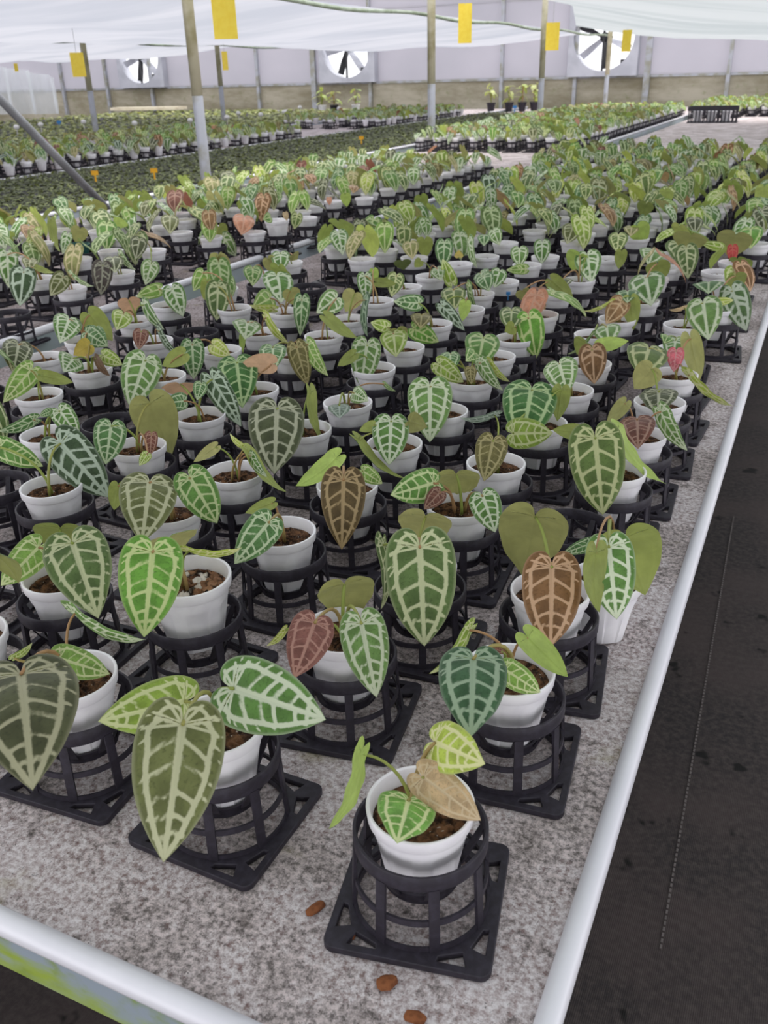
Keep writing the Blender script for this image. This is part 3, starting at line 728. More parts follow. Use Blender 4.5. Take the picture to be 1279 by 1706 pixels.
# one block per plant: pot rim centre and width in photo pixels, then each leaf as base, tip, width and kind
DATA = '''
P 700 1337 186 h.117 r11 ; tan leaf and small heart leaf, front corner of the bench
680 1334 661 1405 97 hg
706 1295 801 1367 68 tn
725 1237 808 1273 84 lm
602 1258 547 1381 30 gl b
P 359 1203 150 r-1 ; big olive leaf hanging over its stand between two green leaves
304 1207 272 1437 147 ol d.055
307 1168 163 1202 92 lg
389 1147 543 1199 122 dgb d.02
P 118 1124 142 r4 ; very large dark olive leaf cut by the left picture edge
35 1123 55 1317 172 old d.05
99 1097 183 1123 54 g2
125 1022 244 1065 22 gw
24 1096 54 1070 14 lg
P 572 1047 124 r8 ; red-brown leaf beside a pale-veined green leaf
524 1038 490 1130 74 rd d.03
602 1039 627 1162 79 gw d.03
574 973 588 1036 98 bk b
475 1050 444 1076 12 lm
P 849 1113 126 r6 ; blue-green oval leaf and a small light green leaf
788 1098 784 1228 112 bg d.03
842 1116 900 1154 46 g2
880 1062 946 1128 44 gl b
782 1050 714 1123 22 lg
835 1085 816 1076 10 rb
P 922 972 132 h.125 r8 ; broad brown leaf in front of a round olive leaf back
919 945 917 1078 97 br d.03
891 861 872 962 116 bk b
P 1013 958 112 nostand h.084 ; white-veined leaf and big leaf backs, pot standing on bare mat
1014 912 1027 1032 80 dgb d.12
1042 895 1074 992 108 gk b d.06
992 921 998 1021 38 gk b d.13
985 905 936 923 24 dg
P 699 940 119 r3 ; tall pale-veined heart leaf at the middle of the foreground
699 912 707 1077 117 gd d.035
709 860 700 916 91 bk2 b
638 908 634 1016 24 gd
P 772 840 92 r5 ; small brown curled leaf and a striped hanging leaf
722 805 650 825 57 g
732 821 706 849 30 rb
760 790 762 838 78 bk b
804 827 825 887 52 dgb
P 313 958 138 h.145 r-3 ; bright green heart leaf, large pot of bark chips
254 920 240 1062 104 gb d.045
280 896 290 926 102 bk2 b
315 918 404 911 15 lm
P 100 957 118 r2 ; large olive heart leaf with wide pale veins, left foreground
121 905 164 1031 105 gd d.03
64 912 1 976 56 g2
100 880 95 930 86 gk b
P 469 884 102 r0 ; dark heart leaf pointing left, wilted stalk behind
447 871 390 940 60 dg d.025
452 838 408 855 22 gk b
P 578 806 98 r7 ; long dark brown hanging leaf with tan veins
572 800 569 916 75 bo d.03
559 764 492 810 34 gl b
605 785 637 806 28 g2
P 390 785 93 r0 ; several bare green stalks and thin twisted leaves
358 745 322 770 20 bk2 b
415 755 478 820 20 gk b
405 745 383 722 10 lm
418 760 445 795 18 dgb
P 283 848 92 r5 ; wide olive leaf and a green heart leaf side by side
249 804 236 905 93 ol d.02
317 797 362 872 64 g d.02
196 810 190 850 28 gk b
P 85 808 103 r0 ; dark leaf with white veins leaning right over its rim
101 739 182 829 76 bgd
0 745 72 777 42 g
P 75 723 88 r3 ; striped upright leaf behind the white-veined dark leaf
100 685 132 728 38 dgb
56 700 -5 718 22 dg
84 685 66 693 14 dg
P 64 656 76 r0 ; plain leaf back to the right, near left picture edge
51 617 5 671 40 g2
72 626 122 637 22 gk b
P 72 594 67 r0 ; single dark upright leaf beside the left rail
31 574 22 622 48 olw
P 150 612 70 r5 ; dry brown leaf and yellowish leaf back
122 597 106 620 46 dgb
172 592 204 608 27 lg
148 575 122 592 30 yk b
145 555 180 577 35 dg
160 598 184 627 14 bd
P 230 742 83 r-4 ; huge plain leaf back and curled reddish leaf
250 672 286 760 76 bk b
185 710 176 774 53 dg
252 725 250 758 22 rb
245 757 232 776 18 lg
P 272 625 64 r0 ; long pale-veined leaf drooping left of its pot
241 601 216 677 63 gw
305 590 270 610 30 gk b
P 333 690 77 r0 ; tan leaf back beside long white-veined drooping leaf
300 640 302 664 62 tk b
306 668 270 672 30 dg
354 632 402 711 42 bgd
335 640 328 667 24 dg
P 425 647 64 r0 ; deep green heart leaf and an orange-tan leaf back
394 604 404 680 66 dgd
452 606 404 604 34 tk b
P 508 713 72 r0 ; giant dark leaf with cream veins, left of centre
461 681 457 790 92 olw d.02
517 655 541 738 18 gk b
P 488 588 62 r0 ; olive striped pointed leaf between two green leaves
454 579 456 617 46 dg
494 579 512 642 36 ob
513 575 547 627 26 g2
P 368 582 58 r0 ; bright lime leaves and orange new shoot
355 575 384 594 28 lm
320 575 323 632 40 dg
366 570 364 580 9 pk
P 579 669 78 r0 ; small silvery heart leaf at its rim
565 676 566 697 38 bs
590 655 614 668 30 gw
640 640 660 652 8 gk
P 622 612 60 r0 ; tall silver-green leaf on the pot by the aisle of stands
611 575 601 645 50 gw
590 590 562 610 20 gk b
P 657 737 90 r0 ; pale-veined green leaf and thin blade crossing below it
651 702 648 775 61 dgb
682 702 712 712 36 bk b
598 735 675 797 15 gk b
622 708 598 718 18 gk b
P 737 683 72 r0 ; upright white-veined leaf with rounded shoulders, near centre
716 644 716 737 74 gw
P 785 630 60 r0 ; lime-white striped leaves all round and dead leaf
731 607 772 637 34 lg
800 605 838 651 24 gw
815 605 850 636 13 lm
783 614 785 640 20 ob
750 590 750 618 34 dg
790 588 775 602 30 g
P 823 592 60 r0 ; single green heart leaf, right of centre
805 563 795 612 58 g
P 900 702 70 r2 ; glossy deep green giant leaf and striped pale leaf
885 649 868 742 89 dgd
855 722 921 721 52 lg
935 650 928 702 32 gk b
P 827 770 96 r0 ; olive-brown leaf bending over the rim
821 735 806 802 53 ob d.02
824 692 766 696 14 bs
P 1022 787 90 r4 ; yellow-green giant leaf with pale veins, right side
991 730 1004 858 91 gy d.02
1030 720 1110 806 18 gl b
965 720 920 716 28 gk b
P 1063 722 88 r3 ; chocolate brown round leaf near the right rail
1061 699 1063 748 58 rb
1040 672 1010 708 25 bk b
1101 686 1145 751 31 gw
P 1099 668 86 r0 ; dark leaf under a pale folded leaf back, right side
1097 653 1096 694 62 olw
1085 615 1056 648 46 bk2 b
P 1123 622 74 r0 ; pink baby leaf and lime blade reaching over the rail
1126 585 1122 620 28 pk
1150 565 1165 635 34 bk b
1081 580 1066 630 68 gy
1148 626 1228 678 12 lm
P 981 604 70 r0 ; tan and brown two-tone heart leaf
986 583 990 640 46 br
1000 575 1047 568 24 gl b
975 572 960 590 40 gk b
P 948 648 66 r0 ; silver-veined rounded leaf, pot peeping out at right
931 606 946 657 57 gw
P 481 436 42 r0 ; two plain leaf backs like wings, beside left rail
467 423 468 452 32 dgb
447 432 460 457 24 bk b
488 425 495 433 22 bk b
P 442 456 40 r0 ; one oval striped leaf left of its pot by the rail
421 447 421 477 32 g
P 388 513 48 r0 ; long oval olive leaf hanging to the left
363 478 361 534 41 gd
338 455 322 485 26 g2
345 470 340 500 20 gk b
P 476 518 43 r0 ; two-tone lime leaf and a tan leaf back
450 497 420 513 38 g2
484 485 492 510 30 bk b
503 500 500 560 28 dg
455 515 415 508 14 lm
P 539 558 48 r0 ; bright white-veined oval leaf above its rim
560 497 527 522 40 gw
545 530 595 563 22 gk b
P 582 530 46 r0 ; see-through tan-green leaf back and narrow striped leaf
590 490 575 520 36 bk2 b
608 500 613 562 14 bg
P 435 552 44 r0 ; wide white-netted heart leaf, left of centre
412 537 408 566 49 gw
443 530 482 572 14 lm
405 552 405 588 12 gl b
P 279 507 53 r0 ; pair of green netted leaves spread like wings
265 482 227 494 24 g2
287 482 305 528 37 dgb
P 225 532 54 r0 ; lime heart leaf under a tan round leaf back
214 500 220 526 38 tk b
205 523 194 550 34 lg
240 508 274 549 18 dgb
P 140 565 56 r0 ; broad drooping plain leaf back above dark netted leaves
115 532 100 572 46 dgb
150 525 188 568 40 gk b
155 555 180 577 34 dg
P 255 566 50 r0 ; small red-brown leaf and narrow white-edged leaf
235 553 231 583 26 rb
265 552 300 592 14 bgd
P 676 477 43 r0 ; narrow lime netted leaf hanging left
660 460 652 495 30 gy
628 470 660 473 16 gk b
P 628 500 44 r0 ; green upright leaf with lime leaf back behind
608 460 610 500 28 dgb
622 450 626 470 16 gl b
P 717 459 41 r0 ; upright lime pointed leaf like a flame
728 448 735 468 26 gw
752 470 737 431 22 lg
700 435 690 445 16 gk b
P 796 488 44 r0 ; yellow-veined oval leaf and thin dark blade
755 483 757 517 42 gy
780 478 799 525 12 gk
805 460 815 485 32 dg
P 838 468 48 r0 ; netted leaf beside a blue clip
832 452 823 480 28 dgb
800 455 810 470 30 dg
P 878 440 42 r0 ; pale netted leaf and one lying flat
865 415 865 445 30 gw
875 448 843 450 18 g2
P 908 427 39 r0 ; silver netted leaf above a bright pot, right of centre
903 405 902 440 28 dgb
P 767 437 37 r0 ; tiny plain yellow-olive leaf standing upright
740 405 738 445 30 dg
764 428 764 416 15 yk b
P 690 428 37 r0 ; pale tan netted leaf and round leaf back
683 405 687 432 28 gt
707 400 708 430 28 gk b
670 435 672 450 30 gkd b
P 805 428 36 r0 ; thin white-striped blade hanging on its left
782 402 795 447 14 gw
806 393 806 410 22 dg
P 842 404 36 r0 ; long pale arching leaf over a light pot
822 385 832 408 24 gw
P 722 538 52 r0 ; dark netted leaf lying flat to the left
697 505 655 502 28 dg
702 525 700 547 36 ob
690 548 731 570 34 gb
P 673 577 53 r0 ; lime heart leaf with yellow veins and tan back
655 556 660 595 46 lg
645 545 617 537 22 lg
662 550 670 575 32 bk b
P 778 514 44 r0 ; dark silver-veined leaf and pale lime leaf back
737 510 774 551 24 bgd
775 505 770 535 20 gl b
P 858 562 52 r0 ; large pointed green leaf with pale edge veins
881 530 893 597 46 gb
852 517 850 552 40 gd
855 545 840 552 24 gk b
P 925 487 44 r0 ; reddish netted leaves beside an olive leaf back
893 510 900 530 32 tnb
897 480 897 497 28 rb
870 485 876 502 26 bk b
920 468 955 500 28 gk b
P 965 465 38 r0 ; large light green leaf back with striped leaf
978 425 985 472 44 dgb
965 425 952 450 42 gl b
937 465 935 480 36 olw
P 1013 430 38 r0 ; yellow-veined upright leaf, dark leaf below
1030 392 1028 422 32 gy
1035 420 1030 448 20 gk b
P 1060 396 38 r0 ; fresh lime leaf back and tan netted leaf
1062 378 1075 408 36 gl b
1052 378 1050 394 26 gt
P 1115 445 46 r0 ; wide bright netted leaf above a white pot
1088 418 1080 442 44 gw
P 1068 500 48 r0 ; very wide netted leaf drooping, with leaf back above
1075 462 1085 510 60 dgb
1095 440 1100 470 40 gk b
P 1190 452 48 r0 ; netted leaf hanging under a large round back
1143 415 1146 465 38 gd
1150 392 1142 420 56 bk b
P 1222 436 57 r0 ; bright red young leaf under a big leaf back
1220 412 1220 438 18 rdb
1225 392 1215 430 58 bk b
1200 412 1168 405 16 lg
P 1260 405 42 r0 ; bright netted leaf at the right picture edge
1250 382 1250 415 40 gb
P 1028 530 62 r0 ; tan striped oval leaf and dark leaf back
1035 503 1009 540 36 tnb
1050 500 1055 550 30 gk b
1015 505 972 518 8 lm
1045 485 1045 505 38 dg
P 990 556 54 r0 ; netted leaf arching over, thin blades left
1010 545 1015 575 46 gw
985 560 945 590 8 gk
P 1138 540 52 r2 ; big pale-netted leaf with tip pointing down, at right
1171 505 1180 567 58 gw
1140 513 1114 516 8 tn
P 1196 512 50 r0 ; white-netted long leaf leaning to the right rail
1220 485 1243 552 46 gwd
1180 470 1180 490 50 dg
1225 460 1232 485 34 gk b
1195 503 1222 500 14 lm
P 1132 580 66 r0 ; dark leaf mostly hidden behind the pink baby leaf
1125 567 1120 600 40 dgb
1112 560 1106 572 24 g
S 187 705 e ; beside the huge plain leaf back
S 938 884 e ; in front of the yellow-green giant leaf, by the round leaf back
S 510 478 e ; behind the tan leaf back, by the left rail
S 328 553 e ; left of the lime leaves with orange shoot
S 15 523 e ; nearest one on the second bench
S -8 806 e ; at the left picture edge
P 66 462 42 r0 ; dark silver-veined pair of leaves, nearest on second bench
39 454 33 510 42 bgd
12 425 15 480 34 dgb
50 432 48 452 26 ol
62 446 90 454 10 gk b
P 118 478 44 r0 ; olive netted leaf and blade to the right, second bench
105 462 84 493 30 ol
120 458 157 477 9 gw
P 200 453 37 r0 ; purple-black netted leaf, second bench
171 443 168 492 34 pd
188 430 192 455 34 olw
200 424 227 450 12 gw
P 255 416 30 r0 ; pale heart leaf hanging low beside the second bench rail
252 440 242 475 30 gw
232 400 226 432 28 olw
P 302 386 37 r0 ; single olive leaf left of its pot, second bench
283 362 283 390 30 ol
P 129 406 38 r0 teal ; brown leaf back in the only teal pot
133 382 128 407 28 bk b
112 392 104 424 18 dgb
85 370 100 420 14 gk b
P 69 404 34 r0 ; tan round leaf above a lime blade, second bench
48 378 45 398 26 tnb
65 385 42 408 16 lg
P 198 394 34 r0 ; big green oval netted leaf, second bench
178 375 178 419 34 g
192 370 214 375 18 gl b
P 423 386 39 r0 ; salmon-coloured netted leaf by the rail
407 362 402 392 36 sb
P 461 366 46 h.15 r0 ; flat green leaf in a larger white pot
450 362 438 366 18 g
475 355 478 368 10 tn
P 511 362 32 r0 ; yellow-netted leaf left of its pot, second bench
495 358 490 382 20 gy
P 523 341 35 r0 ; grey-netted drooping leaf, second bench
500 322 496 350 28 olw
P 558 334 33 r0 ; lime leaf back hanging right and orange leaf
575 325 578 345 18 gl b
548 330 549 342 10 sb
P 604 330 36 r0 ; two tan leaves above a bright pot, second bench
590 310 588 322 18 tnb
P 355 378 32 r0 ; dark pair of leaves hanging below a pointed leaf back
349 392 350 430 20 olw
372 395 393 427 25 gw
365 378 376 395 24 gk b
'''

# ------------------------------------------------------------------ plants read off the photo
def parse(txt):
    out = []; cur = None
    for l in txt.strip().splitlines():
        t = l.split()
        if t[0] in 'PS':
            head, ph = l.split(';'); h = head.split()
            cur = dict(t=t[0], u=float(h[1]), v=float(h[2]), w=float(h[3]) if t[0] == 'P' else 0, h=.1235, rot=None, ph=ph.strip(), L=[], stand=True, mat='pot')
            for a in h[4:]:
                if a[0] == 'h': cur['h'] = float(a[1:])
                elif a == 'nostand': cur['stand'] = False
                elif a == 'teal': cur['mat'] = 'teal'
                elif a[0] == 'r' and a != 'r0': cur['rot'] = float(a[1:])
            z = ZB + (cur['h'] if t[0] == 'P' else .09)
            cur['P'] = onz(cur['u'], cur['v'], z); out.append(cur)
        else:
            q = dict(j=(float(t[0]), float(t[1])), t=(float(t[2]), float(t[3])), w=float(t[4]), k=t[5], b=False, d=0.0)
            for a in t[6:]:
                if a == 'b': q['b'] = True
                elif a[0] == 'd': q['d'] = float(a[1:])
            cur['L'].append(q)
    return out
HAND = parse(DATA)
for it in range(40):          # no two stand feet may overlap
    for i in range(len(HAND)):
        for j in range(i):
            a, b = HAND[i]['P'], HAND[j]['P']; d = a[:2] - b[:2]
            lim = .152 if HAND[i]['stand'] and HAND[j]['stand'] else .118
            k = int(abs(d[1]) > abs(d[0])); m = abs(d[k])
            if m < lim:
                s = (1 if d[k] > 0 else -1) * (lim - m) * .5
                a[k] += s; b[k] -= s
ORD = ['first', 'second', 'third', 'fourth', 'fifth', 'sixth', 'seventh', 'eighth', 'ninth', 'tenth', 'eleventh', 'twelfth', 'thirteenth', 'fourteenth',
       'fifteenth', 'sixteenth', 'seventeenth', 'eighteenth', 'nineteenth', 'twentieth']
def ordw(n):
    if n < 20: return ORD[n]
    tens = {2: 'twenty', 3: 'thirty', 4: 'forty', 5: 'fifty', 6: 'sixty'}[(n + 1) // 10]; u = (n + 1) % 10
    return tens + '-' + ORD[u - 1] if u else {'twenty': 'twentieth', 'thirty': 'thirtieth', 'forty': 'fortieth', 'fifty': 'fiftieth', 'sixty': 'sixtieth'}[tens]
def clip(s, n=10):
    w = s.split()[:n]
    if len(s.split()) > n:
        while w[-1] in ('the', 'of', 'a', 'by', 'two', 'its', 'with', 'at', 'on', 'and', 'in', 'left', 'round', 'right', 'between', 'side', 'behind', 'over', 'front', 'beside', 'below'): w.pop()
    return ' '.join(w).rstrip(',')
PG = 'potted anthuriums on the benches'
UP = np.array([0, 0, 1.0])

def build_hand(p):
    P = p['P']; near = P[1] < 2.7; lod = 0 if P[1] < 1.75 else 1
    sc = 1.0
    if p['h'] > .14: sc = 1.10
    base = np.array([P[0], P[1], ZB + p['h'] - POT_H * sc])
    if not p['stand']: base[2] = ZB + .001
    rimz = base[2] + POT_H * sc
    root = thing('potted_anthurium', ('teal' if p['mat'] == 'teal' else 'white') + ' potted anthurium with ' + p['ph'], 'potted plant', tuple(base), 0, PG)
    a = random.uniform(0, 6.28)
    for n, me in (('pot', POT_TEAL if p['mat'] == 'teal' else (POT if lod == 0 else POT_MD)), ('soil', BARK if 'bark' in p['ph'] else SOIL)):
        o = link(n, me, root, (0, 0, 0), a); o.scale = (sc, sc, sc)
    rc = np.array([P[0], P[1], rimz]); S0 = rc - UP * .016
    dep = depth(rc); s = dep / FPX
    for q in p['L']:
        up = max(0.0, (p['v'] - q['j'][1]) * s)
        hj = .028 + .42 * up + q['d'] * .5
        J = onz(q['j'][0], q['j'][1], rimz + hj)
        # keep leaf bases within reach of their own pot
        dJ = depth(J); dlim = np.clip(dJ, dep - .10 - q['d'], dep + .06) - q['d'] * .6
        J = CAM + ray(*q['j']) * dlim
        wapp = q['w'] * dlim / FPX
        lenpx = math.hypot(q['t'][0] - q['j'][0], q['t'][1] - q['j'][1]); lapp = lenpx * dlim / FPX
        r = ray(*q['t'])
        if wapp < .42 * lapp:
            T = CAM + r * (dlim - .25 * lapp * (0 if q['b'] else 1)); wreal = max(wapp, .46 * lapp)
        else:
            L0 = wapp * 1.36; wreal = wapp
            o = CAM - J; A = r @ r; B = 2 * (r @ o); Cc = o @ o - L0 * L0; D = B * B - 4 * A * Cc
            t = -B / (2 * A) if D <= 0 else (-B - math.sqrt(D)) / (2 * A)
            if q['b'] and D > 0: t = (-B + math.sqrt(D)) / (2 * A)
            t = float(np.clip(t, dlim - .8 * L0, dlim + .8 * L0)); T = CAM + r * t
        view = CAM - J; view /= np.linalg.norm(view)
        n = -view if q['b'] else view
        roll = math.acos(min(1, wapp / wreal)) * (1 if (q['t'][0] - q['j'][0]) * (1 if q['b'] else -1) < 0 else -1)
        add_leaf(root, base, J, T, wreal, n, q['k'], lod, roll, .9 if lod == 0 else .8)
        if near:
            S = S0 + np.array([random.uniform(-.008, .008), random.uniform(-.008, .008), 0])
            add_petiole(root, base, S, J, T, .0021 if wapp > .035 else .0016)
    if p['stand']:
        rot = math.radians(p['rot'] if p['rot'] is not None else random.uniform(-5, 5))
        make_stand(P[0], P[1], rot, 'black pot stand under anthurium with ' + clip(p['ph']), P[1] < 2.2)
for p in HAND:
    if p['t'] == 'P': build_hand(p)
    else: make_stand(p['P'][0], p['P'][1], math.radians(random.uniform(-4, 4)), 'empty black pot stand ' + p['ph'], True)

# ------------------------------------------------------------------ the rest of the rows
MIX = [('dgb', 10), ('gw', 14), ('dg', 7), ('g', 7), ('gd', 12), ('gy', 12), ('ol', 6), ('olw', 4), ('lg', 12), ('gb', 6), ('g2', 10), ('bgd', 3),
       ('gt', 6), ('ob', 3), ('tnb', 3), ('rb', 2), ('lm', 6), ('br', 1), ('bk2', 9), ('gl', 5), ('bk', 8), ('sb', .7)]
MK = [m[0] for m in MIX]; MP = np.array([m[1] for m in MIX], float); MP /= MP.sum()
def rand_leaves(x, y, rimz, rg):
    rc = np.array([x, y, rimz]); base_az = math.atan2(CAM[1] - y, CAM[0] - x); out = []
    n = int(rg.integers(2, 5)); az0 = base_az + rg.normal(0, .5)
    main = str(rg.choice(MK, p=MP))
    for i in range(n):
        az = az0 + (0 if i == 0 else (i * 2.1 + rg.normal(0, .5)))
        o = np.array([math.cos(az), math.sin(az), 0]); L = rg.uniform(.072, .120) * (1 if i < 2 else .8)
        J = rc + o * rg.uniform(.012, .050) + UP * rg.uniform(.030, .092)
        dp = math.radians(rg.uniform(30, 80)); T = J + o * L * math.cos(dp) - UP * L * math.sin(dp)
        k = main if rg.random() < .55 else str(rg.choice(MK, p=MP))
        nn = o * math.sin(dp) + UP * math.cos(dp) + np.cross(o, UP) * rg.normal(0, .25)
        out.append((J, T, L * rg.uniform(.66, .8), nn, k))
    return out
cells = []
hx = np.array([p['P'][:2] for p in HAND])
def free(x, y, m=.140): return np.all(np.max(np.abs(hx - np.array([x, y])), axis=1) > m)
def inframe(x, y, mx=70):
    u, v = proj((x, y, ZB + .1)); return -mx < u < 1279 + mx and v < 1790
for r in range(38):
    for c in range(9 if r > 30 else 8):
        x = -.212 - .193 * c + random.gauss(0, .008); y = .55 + .1835 * r + random.gauss(0, .008)
        if y < 1.0 and c > 4: continue
        if inframe(x, y) and free(x, y): cells.append((x, y, 0, c, r))
for r in range(80):
    for c in range(6 if r < 31 else 9):
        x = -2.16 - .188 * c + random.gauss(0, .006); y = 1.9 + .1835 * r + random.gauss(0, .006)
        if 6.35 < y < 8.6 or y > 15.5: continue
        if inframe(x, y) and free(x, y): cells.append((x, y, 1, c, r))
for r in range(60):
    for c in range(9):
        x = -5.86 - .185 * c + random.gauss(0, .01); y = 4.6 + .19 * r
        if 10.2 < y < 12.3: continue
        if c > 2 and random.random() < .35: continue
        if inframe(x, y): cells.append((x, y, 3, c, r))
for r in range(22):
    for c in range(10):
        x = -.22 - .186 * c + random.gauss(0, .01); y = 14.9 + .19 * r
        if y > 18.6 or (c < 6 and y < 15.2): continue
        if inframe(x, y): cells.append((x, y, 4, c, r))
cells.sort(key=lambda c: (c[0] ** 2 + c[1] ** 2))
NH = sum(p['t'] == 'P' for p in HAND)
NB = {0: 'near bench', 1: 'second bench', 3: 'fourth bench', 4: 'near bench'}
far = []
stand_n = sum(p['stand'] for p in HAND)
for (x, y, b, c, r) in cells:
    rg = np.random.default_rng(int(abs(x) * 9973 + y * 7919) + 5)
    z0 = ZB + .0375 + rg.uniform(0, .004)
    if NH >= 296: far.append((x, y, z0, b)); continue
    NH += 1
    LV = rand_leaves(x, y, z0 + POT_H, rg)
    w1 = KIND[LV[0][4]][5]; w2 = KIND[LV[1][4]][5]
    desc = (w1 + ' leaves') if w1 == w2 else (w1 + ' and ' + w2 + ' leaves')
    place = '%s bench, %s from right rail, %s row' % (NB[b].split()[0], ORD[c], ordw(r))
    base = np.array([x, y, z0])
    root = thing('potted_anthurium', 'anthurium with %s, %s' % (desc, place), 'potted plant', tuple(base), 0, PG)
    a = rg.uniform(0, 6.28); link('pot', POT_MD, root, (0, 0, 0), a); link('soil', SOIL, root, (0, 0, 0), a)
    for J, T, w, n, k in LV: add_leaf(root, base, J, T, w, n, k, 1)
    if stand_n < 296:
        stand_n += 1
        make_stand(x, y, rg.uniform(-.08, .08), 'black pot stand, ' + place, False)

# everything farther back: one mass of small plants and one of stands
def stuff_mesh(name, parts, mats):
    V = []; F3 = []; M3 = []; F4 = []; M4 = []; ve = []; ri = []; off = 0
    for v, f, mi, a, b in parts:
        V.append(v); F4.append(f + off); M4.append(np.full(len(f), mi)); ve.append(a); ri.append(b); off += len(v)
    V = np.concatenate(V); F = np.concatenate(F4); mi = np.concatenate(M4)
    me = bpy.data.meshes.new(name); me.vertices.add(len(V)); me.vertices.foreach_set('co', V.astype(np.float32).ravel())
    me.loops.add(F.size); me.loops.foreach_set('vertex_index', F.astype(np.int32).ravel())
    me.polygons.add(len(F)); me.polygons.foreach_set('loop_start', np.arange(0, F.size, 4, dtype=np.int32))
    for m in mats: me.materials.append(m)
    me.polygons.foreach_set('material_index', mi.astype(np.int32))
    me.polygons.foreach_set('use_smooth', np.ones(len(F), dtype=bool))
    me.attributes.new('vein', 'FLOAT', 'POINT').data.foreach_set('value', np.concatenate(ve).astype(np.float32))
    me.attributes.new('rim', 'FLOAT', 'POINT').data.foreach_set('value', np.concatenate(ri).astype(np.float32))
    me.update(calc_edges=True); me.validate(); return me
def arr(mb):
    V = np.array(mb.V); F = np.array([f if len(f) == 4 else (f + (f[-1],))[:4] for f in mb.F]); return V, F
LOPOT = arr(MB().lathe([(.024, 0), (.0315, .006), (.041, .060), (.0455, .072), (.047, .086), (.044, .086), (.040, .070)], 12))
LOSOIL = (np.array([(.041 * math.cos(a), .041 * math.sin(a), .0705) for a in np.linspace(0, 2 * math.pi, 12, endpoint=False)]),
          np.array([(0, 1, 2, 3), (0, 3, 4, 5), (0, 5, 6, 7), (0, 7, 8, 9), (0, 9, 10, 11)]))
ls = MB(); ls.lathe([(.056, .074), (.056, .0905), (.0596, .0905), (.0590, .074)], 14, 0, True); ls.lathe([(.0582, .034), (.0582, .042), (.0606, .042), (.0606, .034)], 14, 0, True)
ls.lathe([(.030, .033), (.0335, .044), (.0362, .044), (.034, .033)], 10, 0, True)
for k in range(4):
    c, s = [(1, 0), (0, 1), (-1, 0), (0, -1)][k]
    ls.add([(.072 * c - .072 * -s * -1, .072 * s - .072 * c * -1, z) if 0 else (c * xx - s * yy, s * xx + c * yy, z) for z in (0, .007) for xx, yy in ((.060, -.072), (.072, -.072), (.072, .072), (.060, .072))],
           [(3, 2, 1, 0), (4, 5, 6, 7), (0, 1, 5, 4), (1, 2, 6, 5), (2, 3, 7, 6), (3, 0, 4, 7)])
for k in range(8):
    a = 2 * math.pi * (k + .5) / 8; c, s = math.cos(a), math.sin(a)
    ls.add([(r * c - w * s, r * s + w * c, z) for z, r in ((.004, .0622), (.076, .0590)) for w in (-.0048, .0048)], [(0, 1, 3, 2)])
LOST = arr(ls)
lofar = [(V, np.array(F), ve, ri) for V, F, ve, ri in LEAF_LO]
mats = [MAT['pot'], MAT['soil']]; midx = {}
for k in MK: midx[k] = len(mats); mats.append(LEAFMAT[k])
parts = []; sparts = []
zz = lambda n: np.zeros(n)
for (x, y, z0, b) in far:
    rg = np.random.default_rng(int(abs(x) * 9973 + y * 7919) + 5)
    o = np.array([x, y, z0])
    parts.append((LOPOT[0] + o, LOPOT[1], 0, zz(len(LOPOT[0])), zz(len(LOPOT[0]))))
    parts.append((LOSOIL[0] + o, LOSOIL[1], 1, zz(12), zz(12)))
    for J, T, w, n, k in rand_leaves(x, y, z0 + POT_H, rg):
        m = np.array(leaf_matrix(J, T, w, n)); V, F, ve, ri = lofar[int(rg.integers(3))]
        parts.append((V @ m[:3, :3].T + m[:3, 3], F, midx[k], ve, ri))
    if not (b == 3 and rg.random() < .3):
        sparts.append((LOST[0] + np.array([x, y, ZB + .0012]), LOST[1], 0, zz(len(LOST[0])), zz(len(LOST[0]))))
o = thing('distant_potted_plants', 'mass of small potted anthuriums far back on the benches', 'plants', (0, 0, 0), 0, None, stuff_mesh('distant_potted_plants', parts, mats)); o['kind'] = 'stuff'
o = thing('distant_pot_stands', 'mass of black pot stands under the far potted anthuriums', 'pot stands', (0, 0, 0), 0, None, stuff_mesh('distant_pot_stands', sparts, [MAT['stand']])); o['kind'] = 'stuff'

# dark seedlings on the third bench, low plants on the benches behind
def carpet(name, label, x0, x1, y0, y1, pitch, size, kinds, hgt, seed, traymat):
    rg = np.random.default_rng(seed); ps = []; ms = [traymat]; ix = {}
    for k in kinds: ix[k] = len(ms); ms.append(LEAFMAT[k])
    tb = MB()
    yy = y0
    while yy < y1 - .2:
        xx = x0
        while xx < x1 - .2:
            tb.box((xx, yy, ZB + .001), (min(xx + .27, x1), yy + .53, ZB + hgt * .55)); xx += .29
        yy += .55
    v, f = arr(tb); ps.append((v, f, 0, zz(len(v)), zz(len(v))))
    y = y0
    while y < y1:
        pt = pitch * (1 + max(0, y - 6) * .05); x = x0
        while x < x1:
            u, vv = proj((x, y, ZB))
            if -40 < u < 1300:
                for i in range(3):
                    az = rg.uniform(0, 6.28); oo = np.array([math.cos(az), math.sin(az), 0]); L = size * rg.uniform(.7, 1.3) * (1 + max(0, y - 6) * .03)
                    J = np.array([x + rg.uniform(-.01, .01), y + rg.uniform(-.01, .01), ZB + hgt * rg.uniform(.6, 1.0)])
                    dp = math.radians(rg.uniform(5, 60)); T = J + oo * L * math.cos(dp) - UP * L * math.sin(dp) * .7; T[2] = max(T[2], ZB + .028)
                    m = np.array(leaf_matrix(J, T, L * .75, oo * math.sin(dp) + UP * math.cos(dp)))
                    V, F, ve, ri = TINY
                    ps.append((V @ m[:3, :3].T + m[:3, 3], F, ix[kinds[int(rg.integers(len(kinds)))]], ve, ri))
            x += pt * rg.uniform(.8, 1.2)
        y += pt
    o = thing(name, label, 'seedlings', (0, 0, 0), 0, None, stuff_mesh(name, ps, ms)); o['kind'] = 'stuff'
